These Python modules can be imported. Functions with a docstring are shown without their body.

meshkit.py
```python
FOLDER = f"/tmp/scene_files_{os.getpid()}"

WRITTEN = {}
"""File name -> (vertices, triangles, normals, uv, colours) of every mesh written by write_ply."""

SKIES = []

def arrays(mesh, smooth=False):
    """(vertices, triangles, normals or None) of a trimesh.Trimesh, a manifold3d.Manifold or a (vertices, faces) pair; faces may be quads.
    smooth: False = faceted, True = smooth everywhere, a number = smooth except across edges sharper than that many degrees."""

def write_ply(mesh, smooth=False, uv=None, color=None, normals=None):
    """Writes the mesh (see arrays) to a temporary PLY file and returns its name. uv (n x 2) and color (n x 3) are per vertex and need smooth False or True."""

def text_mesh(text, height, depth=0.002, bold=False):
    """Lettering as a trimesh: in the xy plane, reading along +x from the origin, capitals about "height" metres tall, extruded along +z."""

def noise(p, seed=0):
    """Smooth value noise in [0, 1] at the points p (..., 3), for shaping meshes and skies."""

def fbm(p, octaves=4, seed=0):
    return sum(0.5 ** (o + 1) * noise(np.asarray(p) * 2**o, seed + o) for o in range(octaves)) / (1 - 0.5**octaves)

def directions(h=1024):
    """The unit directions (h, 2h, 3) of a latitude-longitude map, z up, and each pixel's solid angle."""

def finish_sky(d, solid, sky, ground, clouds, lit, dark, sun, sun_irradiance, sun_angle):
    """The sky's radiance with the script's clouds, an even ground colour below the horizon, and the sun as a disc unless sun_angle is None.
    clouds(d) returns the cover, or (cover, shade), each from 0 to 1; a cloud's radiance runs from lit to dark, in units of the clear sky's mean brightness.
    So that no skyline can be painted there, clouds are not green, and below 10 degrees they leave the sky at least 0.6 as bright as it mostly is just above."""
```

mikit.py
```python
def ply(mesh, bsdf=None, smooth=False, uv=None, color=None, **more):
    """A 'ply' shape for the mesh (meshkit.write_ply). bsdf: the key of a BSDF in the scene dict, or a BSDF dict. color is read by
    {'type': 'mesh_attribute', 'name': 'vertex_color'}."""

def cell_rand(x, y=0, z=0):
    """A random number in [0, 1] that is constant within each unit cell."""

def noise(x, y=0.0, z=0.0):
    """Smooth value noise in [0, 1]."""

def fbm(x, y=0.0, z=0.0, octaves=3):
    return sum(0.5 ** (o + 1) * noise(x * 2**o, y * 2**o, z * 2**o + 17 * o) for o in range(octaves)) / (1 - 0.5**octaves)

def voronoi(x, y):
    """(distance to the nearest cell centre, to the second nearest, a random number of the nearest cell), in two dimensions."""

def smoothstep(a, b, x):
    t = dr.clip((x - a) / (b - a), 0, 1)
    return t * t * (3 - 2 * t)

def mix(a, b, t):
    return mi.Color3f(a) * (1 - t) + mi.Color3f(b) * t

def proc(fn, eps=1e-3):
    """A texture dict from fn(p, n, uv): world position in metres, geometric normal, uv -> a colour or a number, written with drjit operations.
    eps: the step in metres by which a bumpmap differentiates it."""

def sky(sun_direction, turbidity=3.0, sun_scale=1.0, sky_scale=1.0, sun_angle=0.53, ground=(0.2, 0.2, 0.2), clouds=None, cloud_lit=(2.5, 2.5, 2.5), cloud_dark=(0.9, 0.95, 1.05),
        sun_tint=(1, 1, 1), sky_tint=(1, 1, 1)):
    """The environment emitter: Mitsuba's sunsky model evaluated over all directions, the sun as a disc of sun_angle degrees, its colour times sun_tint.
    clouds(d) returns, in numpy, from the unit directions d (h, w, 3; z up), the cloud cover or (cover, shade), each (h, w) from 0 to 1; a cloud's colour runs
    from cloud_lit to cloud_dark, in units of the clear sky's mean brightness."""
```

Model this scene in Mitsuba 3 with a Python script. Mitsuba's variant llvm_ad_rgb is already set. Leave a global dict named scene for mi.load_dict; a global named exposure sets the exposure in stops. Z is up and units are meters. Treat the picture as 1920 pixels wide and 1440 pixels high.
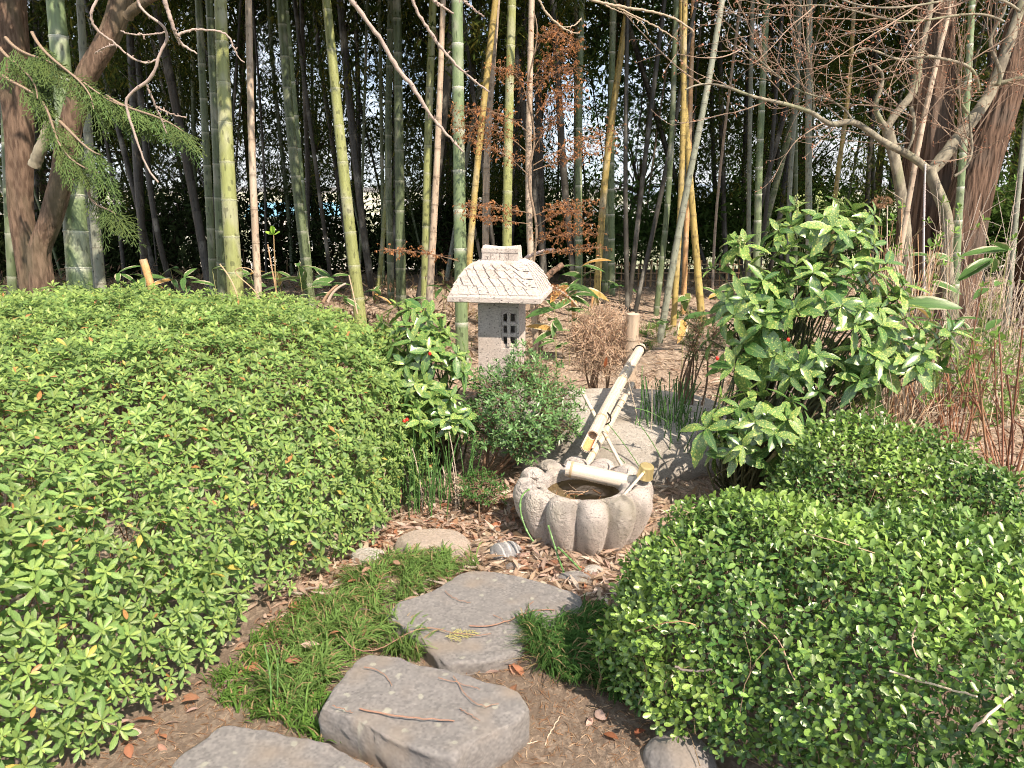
import math, numpy as np, trimesh, shapely, drjit as dr, mitsuba as mi, mikit, meshkit
from manifold3d import Manifold, Mesh
from scipy.spatial import cKDTree
from scipy.interpolate import CubicSpline, PchipInterpolator

# ------------------------------------------------------------------ camera, sky, exposure
T = mi.ScalarTransform4f
F_PX, PITCH, EYE = 1397.0, math.radians(14.8), np.array([0.0, 0.0, 1.42])
FWD, UPV, RGT = np.array([0, math.cos(PITCH), -math.sin(PITCH)]), np.array([0, math.sin(PITCH), math.cos(PITCH)]), np.array([1.0, 0, 0])
exposure = 2.5
scene, labels = {}, {}
scene['camera'] = {'type': 'perspective', 'fov': 2 * math.degrees(math.atan(960 / F_PX)), 'near_clip': 0.02, 'far_clip': 3000.0,
                   'to_world': T().look_at(origin=EYE.tolist(), target=(EYE + FWD).tolist(), up=[0, 0, 1])}


def clouds(d):
    n = meshkit.fbm(d * np.array([3.0, 3.0, 7.0]), 4, 3)
    return np.clip(0.62 + 1.5 * (n - 0.42), 0.25, 0.97), np.clip((n - 0.5) * 1.5, 0, 0.4)


scene['sky'] = mikit.sky([0.40, -0.56, 0.76], turbidity=3, clouds=clouds, cloud_lit=(2.4, 2.43, 2.48), cloud_dark=(1.2, 1.22, 1.26), sun_tint=(0.98, 0.98, 1.05))


# ------------------------------------------------------------------ helpers
def P(x, y, Y):
    """the point at depth Y (metres north of the camera) on the line of sight to where a photo pixel was measured"""
    d = FWD + (x - 960) / F_PX * RGT - (y - 720) / F_PX * UPV
    return EYE + d * (Y / d[1])


def G(x, y, z=0.0):
    d = FWD + (x - 960) / F_PX * RGT - (y - 720) / F_PX * UPV
    return EYE + d * ((z - EYE[2]) / d[2])


def sz(px, p):
    return px * float(np.dot(np.asarray(p) - EYE, FWD)) / F_PX


def sstep(a, b, x):
    t = np.clip((np.asarray(x, float) - a) / (b - a), 0, 1)
    return t * t * (3 - 2 * t)


def unit(v):
    v = np.asarray(v, float)
    return v / (np.linalg.norm(v, axis=-1, keepdims=True) + 1e-12)


def gz(x, y):
    x, y = np.asarray(x, float), np.asarray(y, float)
    z = 0.14 * sstep(4.2, 6.6, y) - 0.33 * sstep(9.3, 13, y) - 8.5 * sstep(14, 48, y)
    q = np.stack([x * 2.2, y * 2.2, x * 0], -1)
    return z + (meshkit.fbm(q, 3, 5) - 0.5) * 0.05 + (meshkit.noise(q * 7, 8) - 0.5) * 0.012


taken, partno = set(), {}


def new_key(name):
    if name not in taken:
        taken.add(name)
        return name
    n = partno.get(name, 0) + 1
    while f'{name}_{n:03d}' in taken:
        n += 1
    partno[name] = n
    taken.add(f'{name}_{n:03d}')
    return f'{name}_{n:03d}'


def thing(name, label, cat, group=None, kind=None):
    k = new_key(name)
    labels[k] = {'label': label}
    if cat:
        labels[k]['category'] = cat
    if group:
        labels[k]['group'] = group
    if kind:
        labels[k]['kind'] = kind
    return k


def struct(name, label, mesh, bsdf, **kw):
    k = thing(name, label, None, kind='structure')
    put(k, mesh, bsdf, **kw)
    return k


def packed(c):
    """a colour that is the same over each loose piece -> u (6 bits a channel of its square root), and v: the tone that multiplies it"""
    q = np.clip(np.sqrt(np.clip(c[:, :3], 0, 1)) * 63, 0, 63)
    q = np.floor(q + 0.5)
    lum, lum2 = c[:, :3].sum(1), np.square(q / 63).sum(1)
    return np.column_stack([q[:, 0] * 4096 + q[:, 1] * 64 + q[:, 2], c[:, 3] * lum / np.maximum(lum2, 1e-4)])


class B:
    """collects vertices, faces, uv, colours of one mesh"""
    def __init__(self):
        self.v, self.f, self.uv, self.c, self.n = [], [], [], [], 0

    def add(self, v, f, uv=None, c=None, tone=None):
        v = np.asarray(v, float).reshape(-1, 3)
        f = np.asarray(f, int)
        if f.shape[1] == 4:
            f = np.vstack([f[:, [0, 1, 2]], f[:, [0, 2, 3]]])
        self.v.append(v)
        self.f.append(f + self.n)
        self.n += len(v)
        self.uv.append(np.zeros((len(v), 2)) if uv is None else np.asarray(uv, float).reshape(-1, 2))
        t = np.ones(len(v)) if tone is None else np.asarray(tone, float)
        self.c.append(np.column_stack([np.broadcast_to(np.asarray([0.5, 0.5, 0.5] if c is None else c, float), (len(v), 3)), t]))
        return self

    def get(self):
        return np.vstack(self.v), np.vstack(self.f), np.vstack(self.uv), np.vstack(self.c)


def put(key, mesh, bsdf, smooth=True, col=False, uv=False):
    if isinstance(mesh, B):
        v, f, u, c = mesh.get()
        if smooth not in (True, False) and (col or uv):
            smooth = False
        scene[key] = mikit.ply((v, f), bsdf, smooth=smooth, uv=packed(c) if col else u if uv else None)
    else:
        scene[key] = mikit.ply(mesh, bsdf, smooth=smooth)


def part(parent, name, mesh, bsdf, label=None, kind=None, **kw):
    k = new_key(parent + '__' + name)
    put(k, mesh, bsdf, **kw)
    if label or kind:
        labels[k] = {}
        if label:
            labels[k]['label'] = label
        if kind:
            labels[k]['kind'] = kind
    return k


def spline(pts, n):
    pts = np.asarray(pts, float)
    if len(pts) == 2:
        t = np.linspace(0, 1, n)[:, None]
        return pts[0] * (1 - t) + pts[1] * t
    s = np.concatenate([[0], np.cumsum(np.linalg.norm(np.diff(pts[:, :3], axis=0), axis=1) + 1e-9)])
    return CubicSpline(s, pts)(np.linspace(0, s[-1], n))


def tubes(p, r, sides=4):
    """N polylines (N, K, 3) with radii (N, K) -> verts (N*K*sides, 3), faces"""
    p = np.asarray(p, float)
    if p.ndim == 2:
        p = p[None]
    N, K, _ = p.shape
    r = np.broadcast_to(np.asarray(r, float), (N, K))
    t = unit(np.gradient(p, axis=1))
    m = unit(t.mean(1))
    ref = np.where(np.abs(m[:, 2:3]) < 0.8, np.array([[0, 0, 1.0]]), np.array([[0.0, 1.0, 0]]))
    a = unit(np.cross(t, ref[:, None]))
    b = np.cross(t, a)
    ang = np.arange(sides) * 2 * np.pi / sides
    v = p[:, :, None] + r[:, :, None, None] * (np.cos(ang)[:, None] * a[:, :, None] + np.sin(ang)[:, None] * b[:, :, None])
    i, j, n = np.meshgrid(np.arange(K - 1), np.arange(sides), np.arange(N), indexing='ij')
    o = n * K * sides
    q = np.stack([o + i * sides + j, o + i * sides + (j + 1) % sides, o + (i + 1) * sides + (j + 1) % sides, o + (i + 1) * sides + j], -1).reshape(-1, 4)
    return v.reshape(-1, 3), q[:, ::-1]


def capped(p, r, sides=12):
    """one tube with closed ends"""
    p = np.asarray(p, float)
    r = np.broadcast_to(np.asarray(r, float), (len(p),))
    v, q = tubes(p, r, sides)
    f = np.vstack([q[:, [0, 1, 2]], q[:, [0, 2, 3]]])
    n, K = sides, len(p)
    ring = np.arange(n)
    v2 = np.vstack([v, v[:n], v[-n:], p[:1], p[-1:]])
    a, b, c0, c1 = len(v), len(v) + n, len(v) + 2 * n, len(v) + 2 * n + 1
    f = np.vstack([f, np.stack([a + ring, np.full(n, c0), a + (ring + 1) % n], 1)[:, ::-1][:, ::-1], np.stack([b + (ring + 1) % n, np.full(n, c1), b + ring], 1)])
    return v2, f


def trunk(pts, rad, sides=40, segs=120, amp=0.01, ka=3.0, kl=2.0, seed=0, flute=0.0):
    p = spline(pts, segs)
    s = np.linspace(0, 1, len(rad))
    r = np.interp(np.linspace(0, 1, segs), s, rad)
    v, q = tubes(p, r, sides)
    ang = np.tile(np.arange(sides) * 2 * np.pi / sides, segs)
    L = np.repeat(np.concatenate([[0], np.cumsum(np.linalg.norm(np.diff(p, axis=0), axis=1))]), sides)
    q3 = np.stack([np.cos(ang) * ka, np.sin(ang) * ka, L * kl], -1)
    d = (meshkit.fbm(q3, 3, seed) - 0.5) * 2 * amp + (meshkit.fbm(q3 * [0.35, 0.35, 0.25], 2, seed + 9) - 0.5) * 2 * flute
    c = np.repeat(p, sides, 0)
    return c + (v - c) * (1 + d / np.repeat(r, sides))[:, None], q, np.stack([L, ang / 6.283], -1)


def leaf_t(stations, widths, fold=0.25, curl=0.15, tooth=0.0):
    """leaf along +x, length 1, half widths; returns verts, faces, uv, tone factor per vertex"""
    v, uv, tone, f = [[0, 0, 0]], [[0, 0.5]], [0.85], []
    z = lambda s: -curl * s * s
    for k, (s, w) in enumerate(zip(stations, widths)):
        w2 = w * (1 + tooth * (1 if k % 2 else -1))
        v += [[s, w2, z(s) + fold * w], [s, 0, z(s)], [s, -w2, z(s) + fold * w]]
        uv += [[s, 0.5 + w], [s, 0.5], [s, 0.5 - w]]
        tone += [0.97, 1.18, 0.97]
    v.append([1, 0, z(1)])
    uv.append([1, 0.5])
    tone.append(1.0)
    n = len(stations)
    f += [[0, 2, 1], [0, 3, 2]]
    for k in range(n - 1):
        a, b = 1 + 3 * k, 4 + 3 * k
        f += [[a, a + 1, b + 1], [a, b + 1, b], [a + 1, a + 2, b + 2], [a + 1, b + 2, b + 1]]
    a, t = 1 + 3 * (n - 1), len(v) - 1
    f += [[a, a + 1, t], [a + 1, a + 2, t]]
    return np.array(v, float), np.array(f), np.array(uv, float), np.array(tone)


def frames(d, u):
    d = unit(d)
    z = unit(u - (u * d).sum(-1, keepdims=True) * d)
    return np.stack([d, np.cross(z, d), z], -1)


def leaves(tpl, pos, d, u, size, wide=1.0):
    """(N, k, 3) vertices of N copies of the template"""
    R = frames(d, u)
    size = np.broadcast_to(np.asarray(size, float), (len(pos),))
    wide = np.broadcast_to(np.asarray(wide, float), (len(pos),))
    s = np.stack([size, size * wide, size], -1)
    return pos[:, None] + np.einsum('nij,nkj->nki', R, tpl[0][None] * s[:, None])


def leaf_block(tpl, vs, cols=None, ids=None):
    """flatten (N,k,3) leaves into v, f, uv, c"""
    N, k, _ = vs.shape
    f = (tpl[1][None] + (np.arange(N) * k)[:, None, None]).reshape(-1, 3)
    uv = np.tile(tpl[2], (N, 1)).reshape(N, k, 2)
    if ids is not None:
        uv = uv + np.stack([ids * 2.0, ids * 0.0], -1)[:, None]
    c = None if cols is None else np.repeat(cols, k, 0)
    return vs.reshape(-1, 3), f, uv.reshape(-1, 2), c, np.tile(tpl[3], N)


def whorl(rng, pos, nrm, k, size, e0, e1, jitter=0.25):
    """leaf positions, directions and ups of N rosettes with k leaves each: arrays (N*k, 3)"""
    N = len(pos)
    nrm = unit(nrm)
    a = unit(np.cross(nrm, rng.normal(size=(N, 3))))
    b = np.cross(nrm, a)
    ph = (np.arange(k)[None] * 2.39996 + rng.normal(0, jitter, (N, k)))
    el = np.linspace(e0, e1, k)[None] + rng.normal(0, 0.18, (N, k))
    d = (np.cos(el) * np.cos(ph))[..., None] * a[:, None] + (np.cos(el) * np.sin(ph))[..., None] * b[:, None] + np.sin(el)[..., None] * nrm[:, None]
    up = np.broadcast_to(nrm[:, None], d.shape) + rng.normal(0, 0.15, d.shape)
    base = np.broadcast_to(pos[:, None], d.shape) + nrm[:, None] * (np.linspace(0, 0.35, k)[None, :, None] * np.reshape(size, (-1, 1, 1)))
    return base.reshape(-1, 3), d.reshape(-1, 3), up.reshape(-1, 3)


def thin(pts, r, rng):
    """drops points closer than r to an earlier one"""
    pairs = cKDTree(pts).query_pairs(r, output_type='ndarray')
    keep = np.ones(len(pts), bool)
    if len(pairs):
        order = np.lexsort((pairs.max(1), pairs.min(1)))
        for i, j in np.sort(pairs, 1)[order]:
            if keep[i] and keep[j]:
                keep[j] = False
    return keep


def seen(p, margin=0.12):
    q = np.asarray(p) - EYE
    z = q @ FWD
    return (z > 0.1) & (np.abs(q @ RGT / np.maximum(z, 1e-6)) < 0.687 + margin) & (np.abs(q @ UPV / np.maximum(z, 1e-6)) < 0.515 + margin)


def blob(c, r, seed, amp=0.12, sub=4, k=2.0, flat=None, k2=6.0, amp2=0.03):
    m = trimesh.creation.icosphere(subdivisions=sub)
    v = np.array(m.vertices)
    d = 1 + (meshkit.fbm(v * k + seed * 3.1, 3, seed) - 0.5) * 2 * amp + (meshkit.fbm(v * k2 + seed, 3, seed + 4) - 0.5) * 2 * amp2
    v = v * d[:, None]
    if flat is not None:
        v[:, 2] = np.where(v[:, 2] > flat, flat + (v[:, 2] - flat) * 0.25, v[:, 2])
    return v * np.asarray(r) + np.asarray(c), np.array(m.faces)


# ------------------------------------------------------------------ materials
def rgb(*c):
    return {'type': 'rgb', 'value': list(c)}




def two(d):
    return {'type': 'twosided', 'b': d}


def principled(col, rough=0.6, spec=0.4, **k):
    return {'type': 'principled', 'base_color': col, 'roughness': rough, 'specular': spec, **k}


N_, S_ = mikit.noise, mikit.smoothstep
C3 = mi.Color3f


def t_ground(p, n, uv):
    a = mikit.fbm(p.x * 1.3, p.y * 1.3, 0, 3)
    d1, d2, w = mikit.voronoi(p.x * 75 + 3 * N_(p.x * 13, p.y * 13), p.y * 42 + 2 * N_(p.x * 17, p.y * 15, 3))
    fine = N_(p.x * 230, p.y * 230)
    litter = mikit.mix((0.19, 0.148, 0.112), (0.43, 0.355, 0.285), 0.55 * w + 0.45 * a)
    litter = litter * (0.6 + 0.6 * fine)
    soil = mikit.mix((0.075, 0.055, 0.042), (0.185, 0.148, 0.117), 0.6 * a + 0.4 * fine)
    edge = S_(2.3, 3.2, p.y + 0.5 * a)
    far = S_(20.0, 40.0, p.y)
    field = mikit.mix((0.22, 0.24, 0.16), (0.45, 0.43, 0.38), S_(0.4, 0.6, N_(p.x * 0.06, p.y * 0.04)))
    c = mikit.mix(soil, litter, edge * 0.75 + 0.25 * S_(0.55, 0.7, w))
    return mikit.mix(c, field, far)


def h_ground(p, n, uv):
    return 0.006 * N_(p.x * 60, p.y * 45) + 0.002 * N_(p.x * 230, p.y * 230)


scene['m_ground'] = two({'type': 'bumpmap', 'arbitrary': mikit.proc(h_ground, 2e-3), 'scale': 1.0, 'b': principled(mikit.proc(t_ground), 0.9, 0.2)})


def t_packed(p, n, uv):
    i = dr.floor(uv.x + 0.5)
    r = dr.floor(i / 4096)
    g = dr.floor((i - r * 4096) / 64)
    b = i - r * 4096 - g * 64
    return dr.minimum(C3(r * r, g * g, b * b) * (uv.y / 3969.0), 0.9)


VC = mikit.proc(t_packed)


def granite(lo, hi, dk, dkamt, f=260.0, stain=(0.3, 0.25, 0.2), stainamt=0.35, streak=0.0):
    def fn(p, n, uv):
        s = N_(p.x * f, p.y * f, p.z * f)
        s2 = N_(p.x * f * 0.55 + 9, p.y * f * 0.55, p.z * f * 0.55)
        big = mikit.fbm(p.x * 7, p.y * 7, p.z * 5, 3)
        c = mikit.mix(lo, hi, s)
        c = mikit.mix(c, dk, S_(0.74, 0.86, s2) * dkamt)
        c = mikit.mix(c, stain, S_(0.48, 0.78, big) * stainamt)
        if streak:
            c = c * (1 - streak * S_(0.5, 0.85, N_(p.x * 34, p.y * 34, p.z * 4) * 0.6 + 0.4 * big))
        return c
    return fn


def grain(f, a, f2=40.0, a2=0.0):
    return lambda p, n, uv: a * N_(p.x * f, p.y * f, p.z * f) + a2 * N_(p.x * f2, p.y * f2, p.z * f2)


def bumped(h, b, eps=1e-3):
    return {'type': 'bumpmap', 'arbitrary': mikit.proc(h, eps), 'scale': 1.0, 'b': b}


scene['m_lantern'] = two(bumped(grain(330, 0.0016), principled(mikit.proc(granite((0.34, 0.305, 0.285), (0.60, 0.555, 0.525), (0.10, 0.09, 0.09), 0.85, f=190, stain=(0.42, 0.36, 0.31), stainamt=0.4, streak=0.22)), 0.85, 0.25), 8e-4))
scene['m_basin'] = two(bumped(grain(210, 0.0045, 90, 0.004), principled(mikit.proc(granite((0.315, 0.288, 0.27), (0.51, 0.475, 0.45), (0.10, 0.09, 0.085), 0.6, f=300, stain=(0.25, 0.235, 0.185), stainamt=0.7, streak=0.45)), 0.55, 0.5), 8e-4))
scene['m_bowl'] = two(principled(mikit.proc(granite((0.09, 0.065, 0.035), (0.16, 0.12, 0.06), (0.04, 0.03, 0.02), 0.6, f=90, stain=(0.06, 0.06, 0.025), stainamt=0.7)), 0.8, 0.3))
def weathered(base):
    def fn(p, n, uv):
        d1, d2, w = mikit.voronoi(p.x * 16, p.y * 16)
        patch = S_(0.30, 0.16, d1 + 0.25 * N_(p.x * 90, p.y * 90)) * S_(0.6, 0.7, w)
        c = mikit.mix(base(p, n, uv), (0.36, 0.37, 0.31), patch * 0.6)
        soil = S_(0.055, 0.0, p.z + 0.02 * N_(p.x * 40, p.y * 40))
        return mikit.mix(c, (0.12, 0.09, 0.065), soil * 0.7)
    return fn


scene['m_slab'] = two(bumped(grain(240, 0.0008, 45, 0.002), principled(mikit.proc(weathered(granite((0.14, 0.137, 0.139), (0.24, 0.233, 0.23), (0.31, 0.30, 0.29), 0.3, f=150, stain=(0.235, 0.20, 0.165), stainamt=0.85))), 0.8, 0.3)))
scene['m_boulder'] = two(bumped(grain(240, 0.0012, 60, 0.003), principled(mikit.proc(granite((0.27, 0.258, 0.235), (0.41, 0.395, 0.365), (0.12, 0.11, 0.09), 0.5, f=190, stain=(0.16, 0.14, 0.11), stainamt=0.6)), 0.9, 0.25)))
scene['m_cobble'] = two(bumped(grain(200, 0.0008, 30, 0.002), principled(mikit.proc(granite((0.26, 0.22, 0.18), (0.36, 0.31, 0.27), (0.2, 0.2, 0.18), 0.4, f=150, stain=(0.22, 0.21, 0.17), stainamt=0.6)), 0.85, 0.25)))


def t_vein(p, n, uv):
    b = N_(p.x * 14 + p.y * 9, 3 * p.y, p.z * 14)
    s = N_((p.x * 0.9 + p.y * 0.45) * 130 + b * 4, b * 3, p.z * 20)
    return mikit.mix((0.17, 0.175, 0.185), (0.5, 0.5, 0.5), S_(0.6, 0.8, s) * 0.6 + 0.15 * N_(p.x * 200, p.y * 200, p.z * 200))


scene['m_vein'] = two(principled(mikit.proc(t_vein), 0.7, 0.35))

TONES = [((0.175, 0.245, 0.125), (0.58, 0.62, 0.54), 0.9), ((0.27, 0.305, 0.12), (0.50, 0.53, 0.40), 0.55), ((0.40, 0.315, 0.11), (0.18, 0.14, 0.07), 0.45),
         ((0.47, 0.38, 0.29), (0.20, 0.16, 0.12), 0.6), ((0.25, 0.275, 0.215), (0.16, 0.16, 0.13), 0.5), ((0.115, 0.155, 0.08), (0.42, 0.45, 0.38), 0.55),  # last entry on this row: green with grove shade put into its colour
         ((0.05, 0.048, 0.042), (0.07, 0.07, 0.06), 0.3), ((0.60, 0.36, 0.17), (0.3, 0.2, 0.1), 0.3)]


def t_culm(p, n, uv):
    tone = dr.floor(uv.y * 0.5)
    fr = uv.x - dr.floor(uv.x)
    base, ring, amt = C3(*TONES[0][0]), C3(*TONES[0][1]), mi.Float(TONES[0][2])
    for k in range(1, len(TONES)):
        on = tone > k - 0.5
        base, ring, amt = dr.select(on, C3(*TONES[k][0]), base), dr.select(on, C3(*TONES[k][1]), ring), dr.select(on, mi.Float(TONES[k][2]), amt)
    s = N_(p.x * 90, p.y * 90, p.z * 5)
    m = mikit.fbm(p.x * 9, p.y * 9, p.z * 4, 3)
    k = mikit.cell_rand(dr.floor(uv.x), tone, 4)
    c = base * (0.62 + 0.34 * s + 0.25 * m + 0.16 * k)
    c = mikit.mix(c, (0.42, 0.42, 0.37), S_(0.52, 0.8, m) * 0.5)
    c = c * (1 - 0.45 * S_(0.70, 0.80, N_(p.x * 60, p.y * 60, p.z * 22)))
    powder = S_(0.86, 0.985, fr) * 0.45 + S_(0.965, 0.985, fr) * 0.5
    dark = S_(0.0, 0.02, fr) * (1 - S_(0.02, 0.06, fr))
    c = mikit.mix(c, ring, dr.minimum(powder, 1.0) * amt)
    return c * (1 - 0.35 * dark)


scene['m_culm'] = two(principled(mikit.proc(t_culm), 0.42, 0.45))


def t_pale(p, n, uv):
    s = N_(uv.y * 60, uv.x * 3, 0)
    m = mikit.fbm(p.x * 12, p.y * 12, p.z * 12, 3)
    c = mikit.mix((0.46, 0.39, 0.31), (0.74, 0.68, 0.60), s) * (0.85 + 0.3 * N_(uv.y * 170, uv.x * 9, 3))
    return mikit.mix(c, (0.42, 0.34, 0.27), S_(0.55, 0.8, m) * 0.35)


scene['m_pale'] = two(principled(mikit.proc(t_pale), 0.5, 0.4))


def bark(a, b, f, fz, moss=None, mamt=0.0):
    def fn(p, n, uv):
        s = mikit.fbm(p.x * f, p.y * f, p.z * fz, 3)
        c = mikit.mix(a, b, S_(0.25, 0.75, s))
        return mikit.mix(c, moss or a, S_(0.5, 0.7, mikit.fbm(p.x * 6, p.y * 6, p.z * 3, 2)) * mamt)
    return fn


scene['m_bark'] = two(bumped(lambda p, n, uv: 0.008 * mikit.fbm(p.x * 70, p.y * 70, p.z * 12, 3), principled(mikit.proc(bark((0.085, 0.058, 0.043), (0.19, 0.135, 0.10), 95, 16, (0.13, 0.12, 0.08), 0.5)), 0.9, 0.2), 2e-3))
scene['m_cedar'] = two(bumped(lambda p, n, uv: 0.02 * mikit.fbm(p.x * 60, p.y * 60, p.z * 2.5, 3), principled(mikit.proc(bark((0.05, 0.032, 0.024), (0.20, 0.135, 0.10), 60, 2.5, (0.12, 0.10, 0.085), 0.6)), 0.9, 0.2), 2e-3))
scene['m_maple_bark'] = two(principled(mikit.proc(bark((0.17, 0.155, 0.125), (0.33, 0.31, 0.24), 30, 12, (0.20, 0.24, 0.13), 0.5)), 0.85, 0.2))


def t_aucuba(p, n, uv):
    i = dr.floor(uv.x * 0.5)
    s = uv.x - i * 2
    r = mikit.cell_rand(i, 3, 1)
    d1, d2, w = mikit.voronoi(uv.x * 13 + i * 7, uv.y * 14)
    e1, e2, w2 = mikit.voronoi(uv.x * 27 + i * 3, uv.y * 27)
    amt = 0.13 + 0.40 * r
    spot = dr.maximum(S_(0.09, -0.09, d1 - amt * w), S_(0.05, -0.05, e1 - amt * 0.6 * w2) * 0.8)
    base = mikit.mix((0.06, 0.155, 0.042), (0.165, 0.305, 0.08), r)
    rib = S_(0.035, 0.008, dr.abs(uv.y - 0.5))
    c = mikit.mix(base, (0.55, 0.58, 0.17), dr.clip(spot, 0, 1) * 0.85)
    return mikit.mix(c, (0.20, 0.32, 0.10), rib * 0.7)


def t_sasa(p, n, uv):
    i = dr.floor(uv.x * 0.5)
    r = mikit.cell_rand(i, 5, 1)
    s = uv.x - i * 2
    half = 0.155 * dr.sqrt(dr.maximum(1 - dr.square((s - 0.42) / 0.62), 0.001))
    e = dr.abs(uv.y - 0.5) / half
    stripe = N_(uv.y * 110, i * 3.0)
    c = mikit.mix((0.06, 0.14, 0.045), (0.13, 0.25, 0.07), 0.5 * r + 0.5 * stripe)
    c = mikit.mix(c, (0.55, 0.35, 0.12), S_(0.9, 0.95, r))
    return mikit.mix(c, (0.62, 0.58, 0.42), S_(0.72, 0.95, e + 0.2 * N_(s * 12, i)) * S_(0.15, 0.5, r))


def glossy_leaf(col, rough, w, trans, spec=0.5):
    return {'type': 'blendbsdf', 'weight': w, 'a': two(principled(col, rough, spec)), 'b': {'type': 'principledthin', 'base_color': col, 'roughness': 0.6, 'diff_trans': trans}}


scene['m_aucuba'] = glossy_leaf(mikit.proc(t_aucuba), 0.27, 0.25, 1.5, 1.0)
scene['m_sasa'] = glossy_leaf(mikit.proc(t_sasa), 0.4, 0.35, 1.3)
scene['m_leaf'] = glossy_leaf(VC, 0.42, 0.5, 1.3, 0.5)
scene['m_leaf_gloss'] = glossy_leaf(VC, 0.40, 0.25, 1.4, 1.0)
scene['m_thin'] = {'type': 'principledthin', 'base_color': VC, 'roughness': 0.6, 'diff_trans': 0.9}
scene['m_twig'] = two(principled(VC, 0.75, 0.25))
scene['m_shine'] = two(principled(VC, 0.35, 0.5))
scene['m_cord'] = two(principled(rgb(0.015, 0.014, 0.013), 0.7, 0.3))
scene['m_brass'] = two(principled(rgb(0.72, 0.60, 0.30), 0.32, 0.5, metallic=0.6))
scene['m_water'] = {'type': 'thindielectric', 'int_ior': 1.33, 'ext_ior': 1.0}
scene['m_wall'] = two(principled(VC, 0.8, 0.2))

# ------------------------------------------------------------------ the ground, one sheet to the horizon
def ground():
    xs = np.concatenate([-np.geomspace(6, 900, 34)[::-1], np.arange(-5.9, 5.95, 0.05), np.geomspace(6, 900, 34)])
    ys = np.concatenate([-np.geomspace(1.0, 300, 16)[::-1], np.arange(-0.95, 9.0, 0.05), np.geomspace(9.0, 1500, 70)])
    X, Y = np.meshgrid(xs, ys, indexing='ij')
    v = np.stack([X, Y, gz(X, Y)], -1).reshape(-1, 3)
    n = len(ys)
    i, j = np.meshgrid(np.arange(len(xs) - 1), np.arange(n - 1), indexing='ij')
    q = np.stack([i * n + j, (i + 1) * n + j, (i + 1) * n + j + 1, i * n + j + 1], -1).reshape(-1, 4)
    struct('ground', 'brown garden soil strewn with dry litter, falling away behind the bamboo', (v, q), 'm_ground')


ground()


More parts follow.
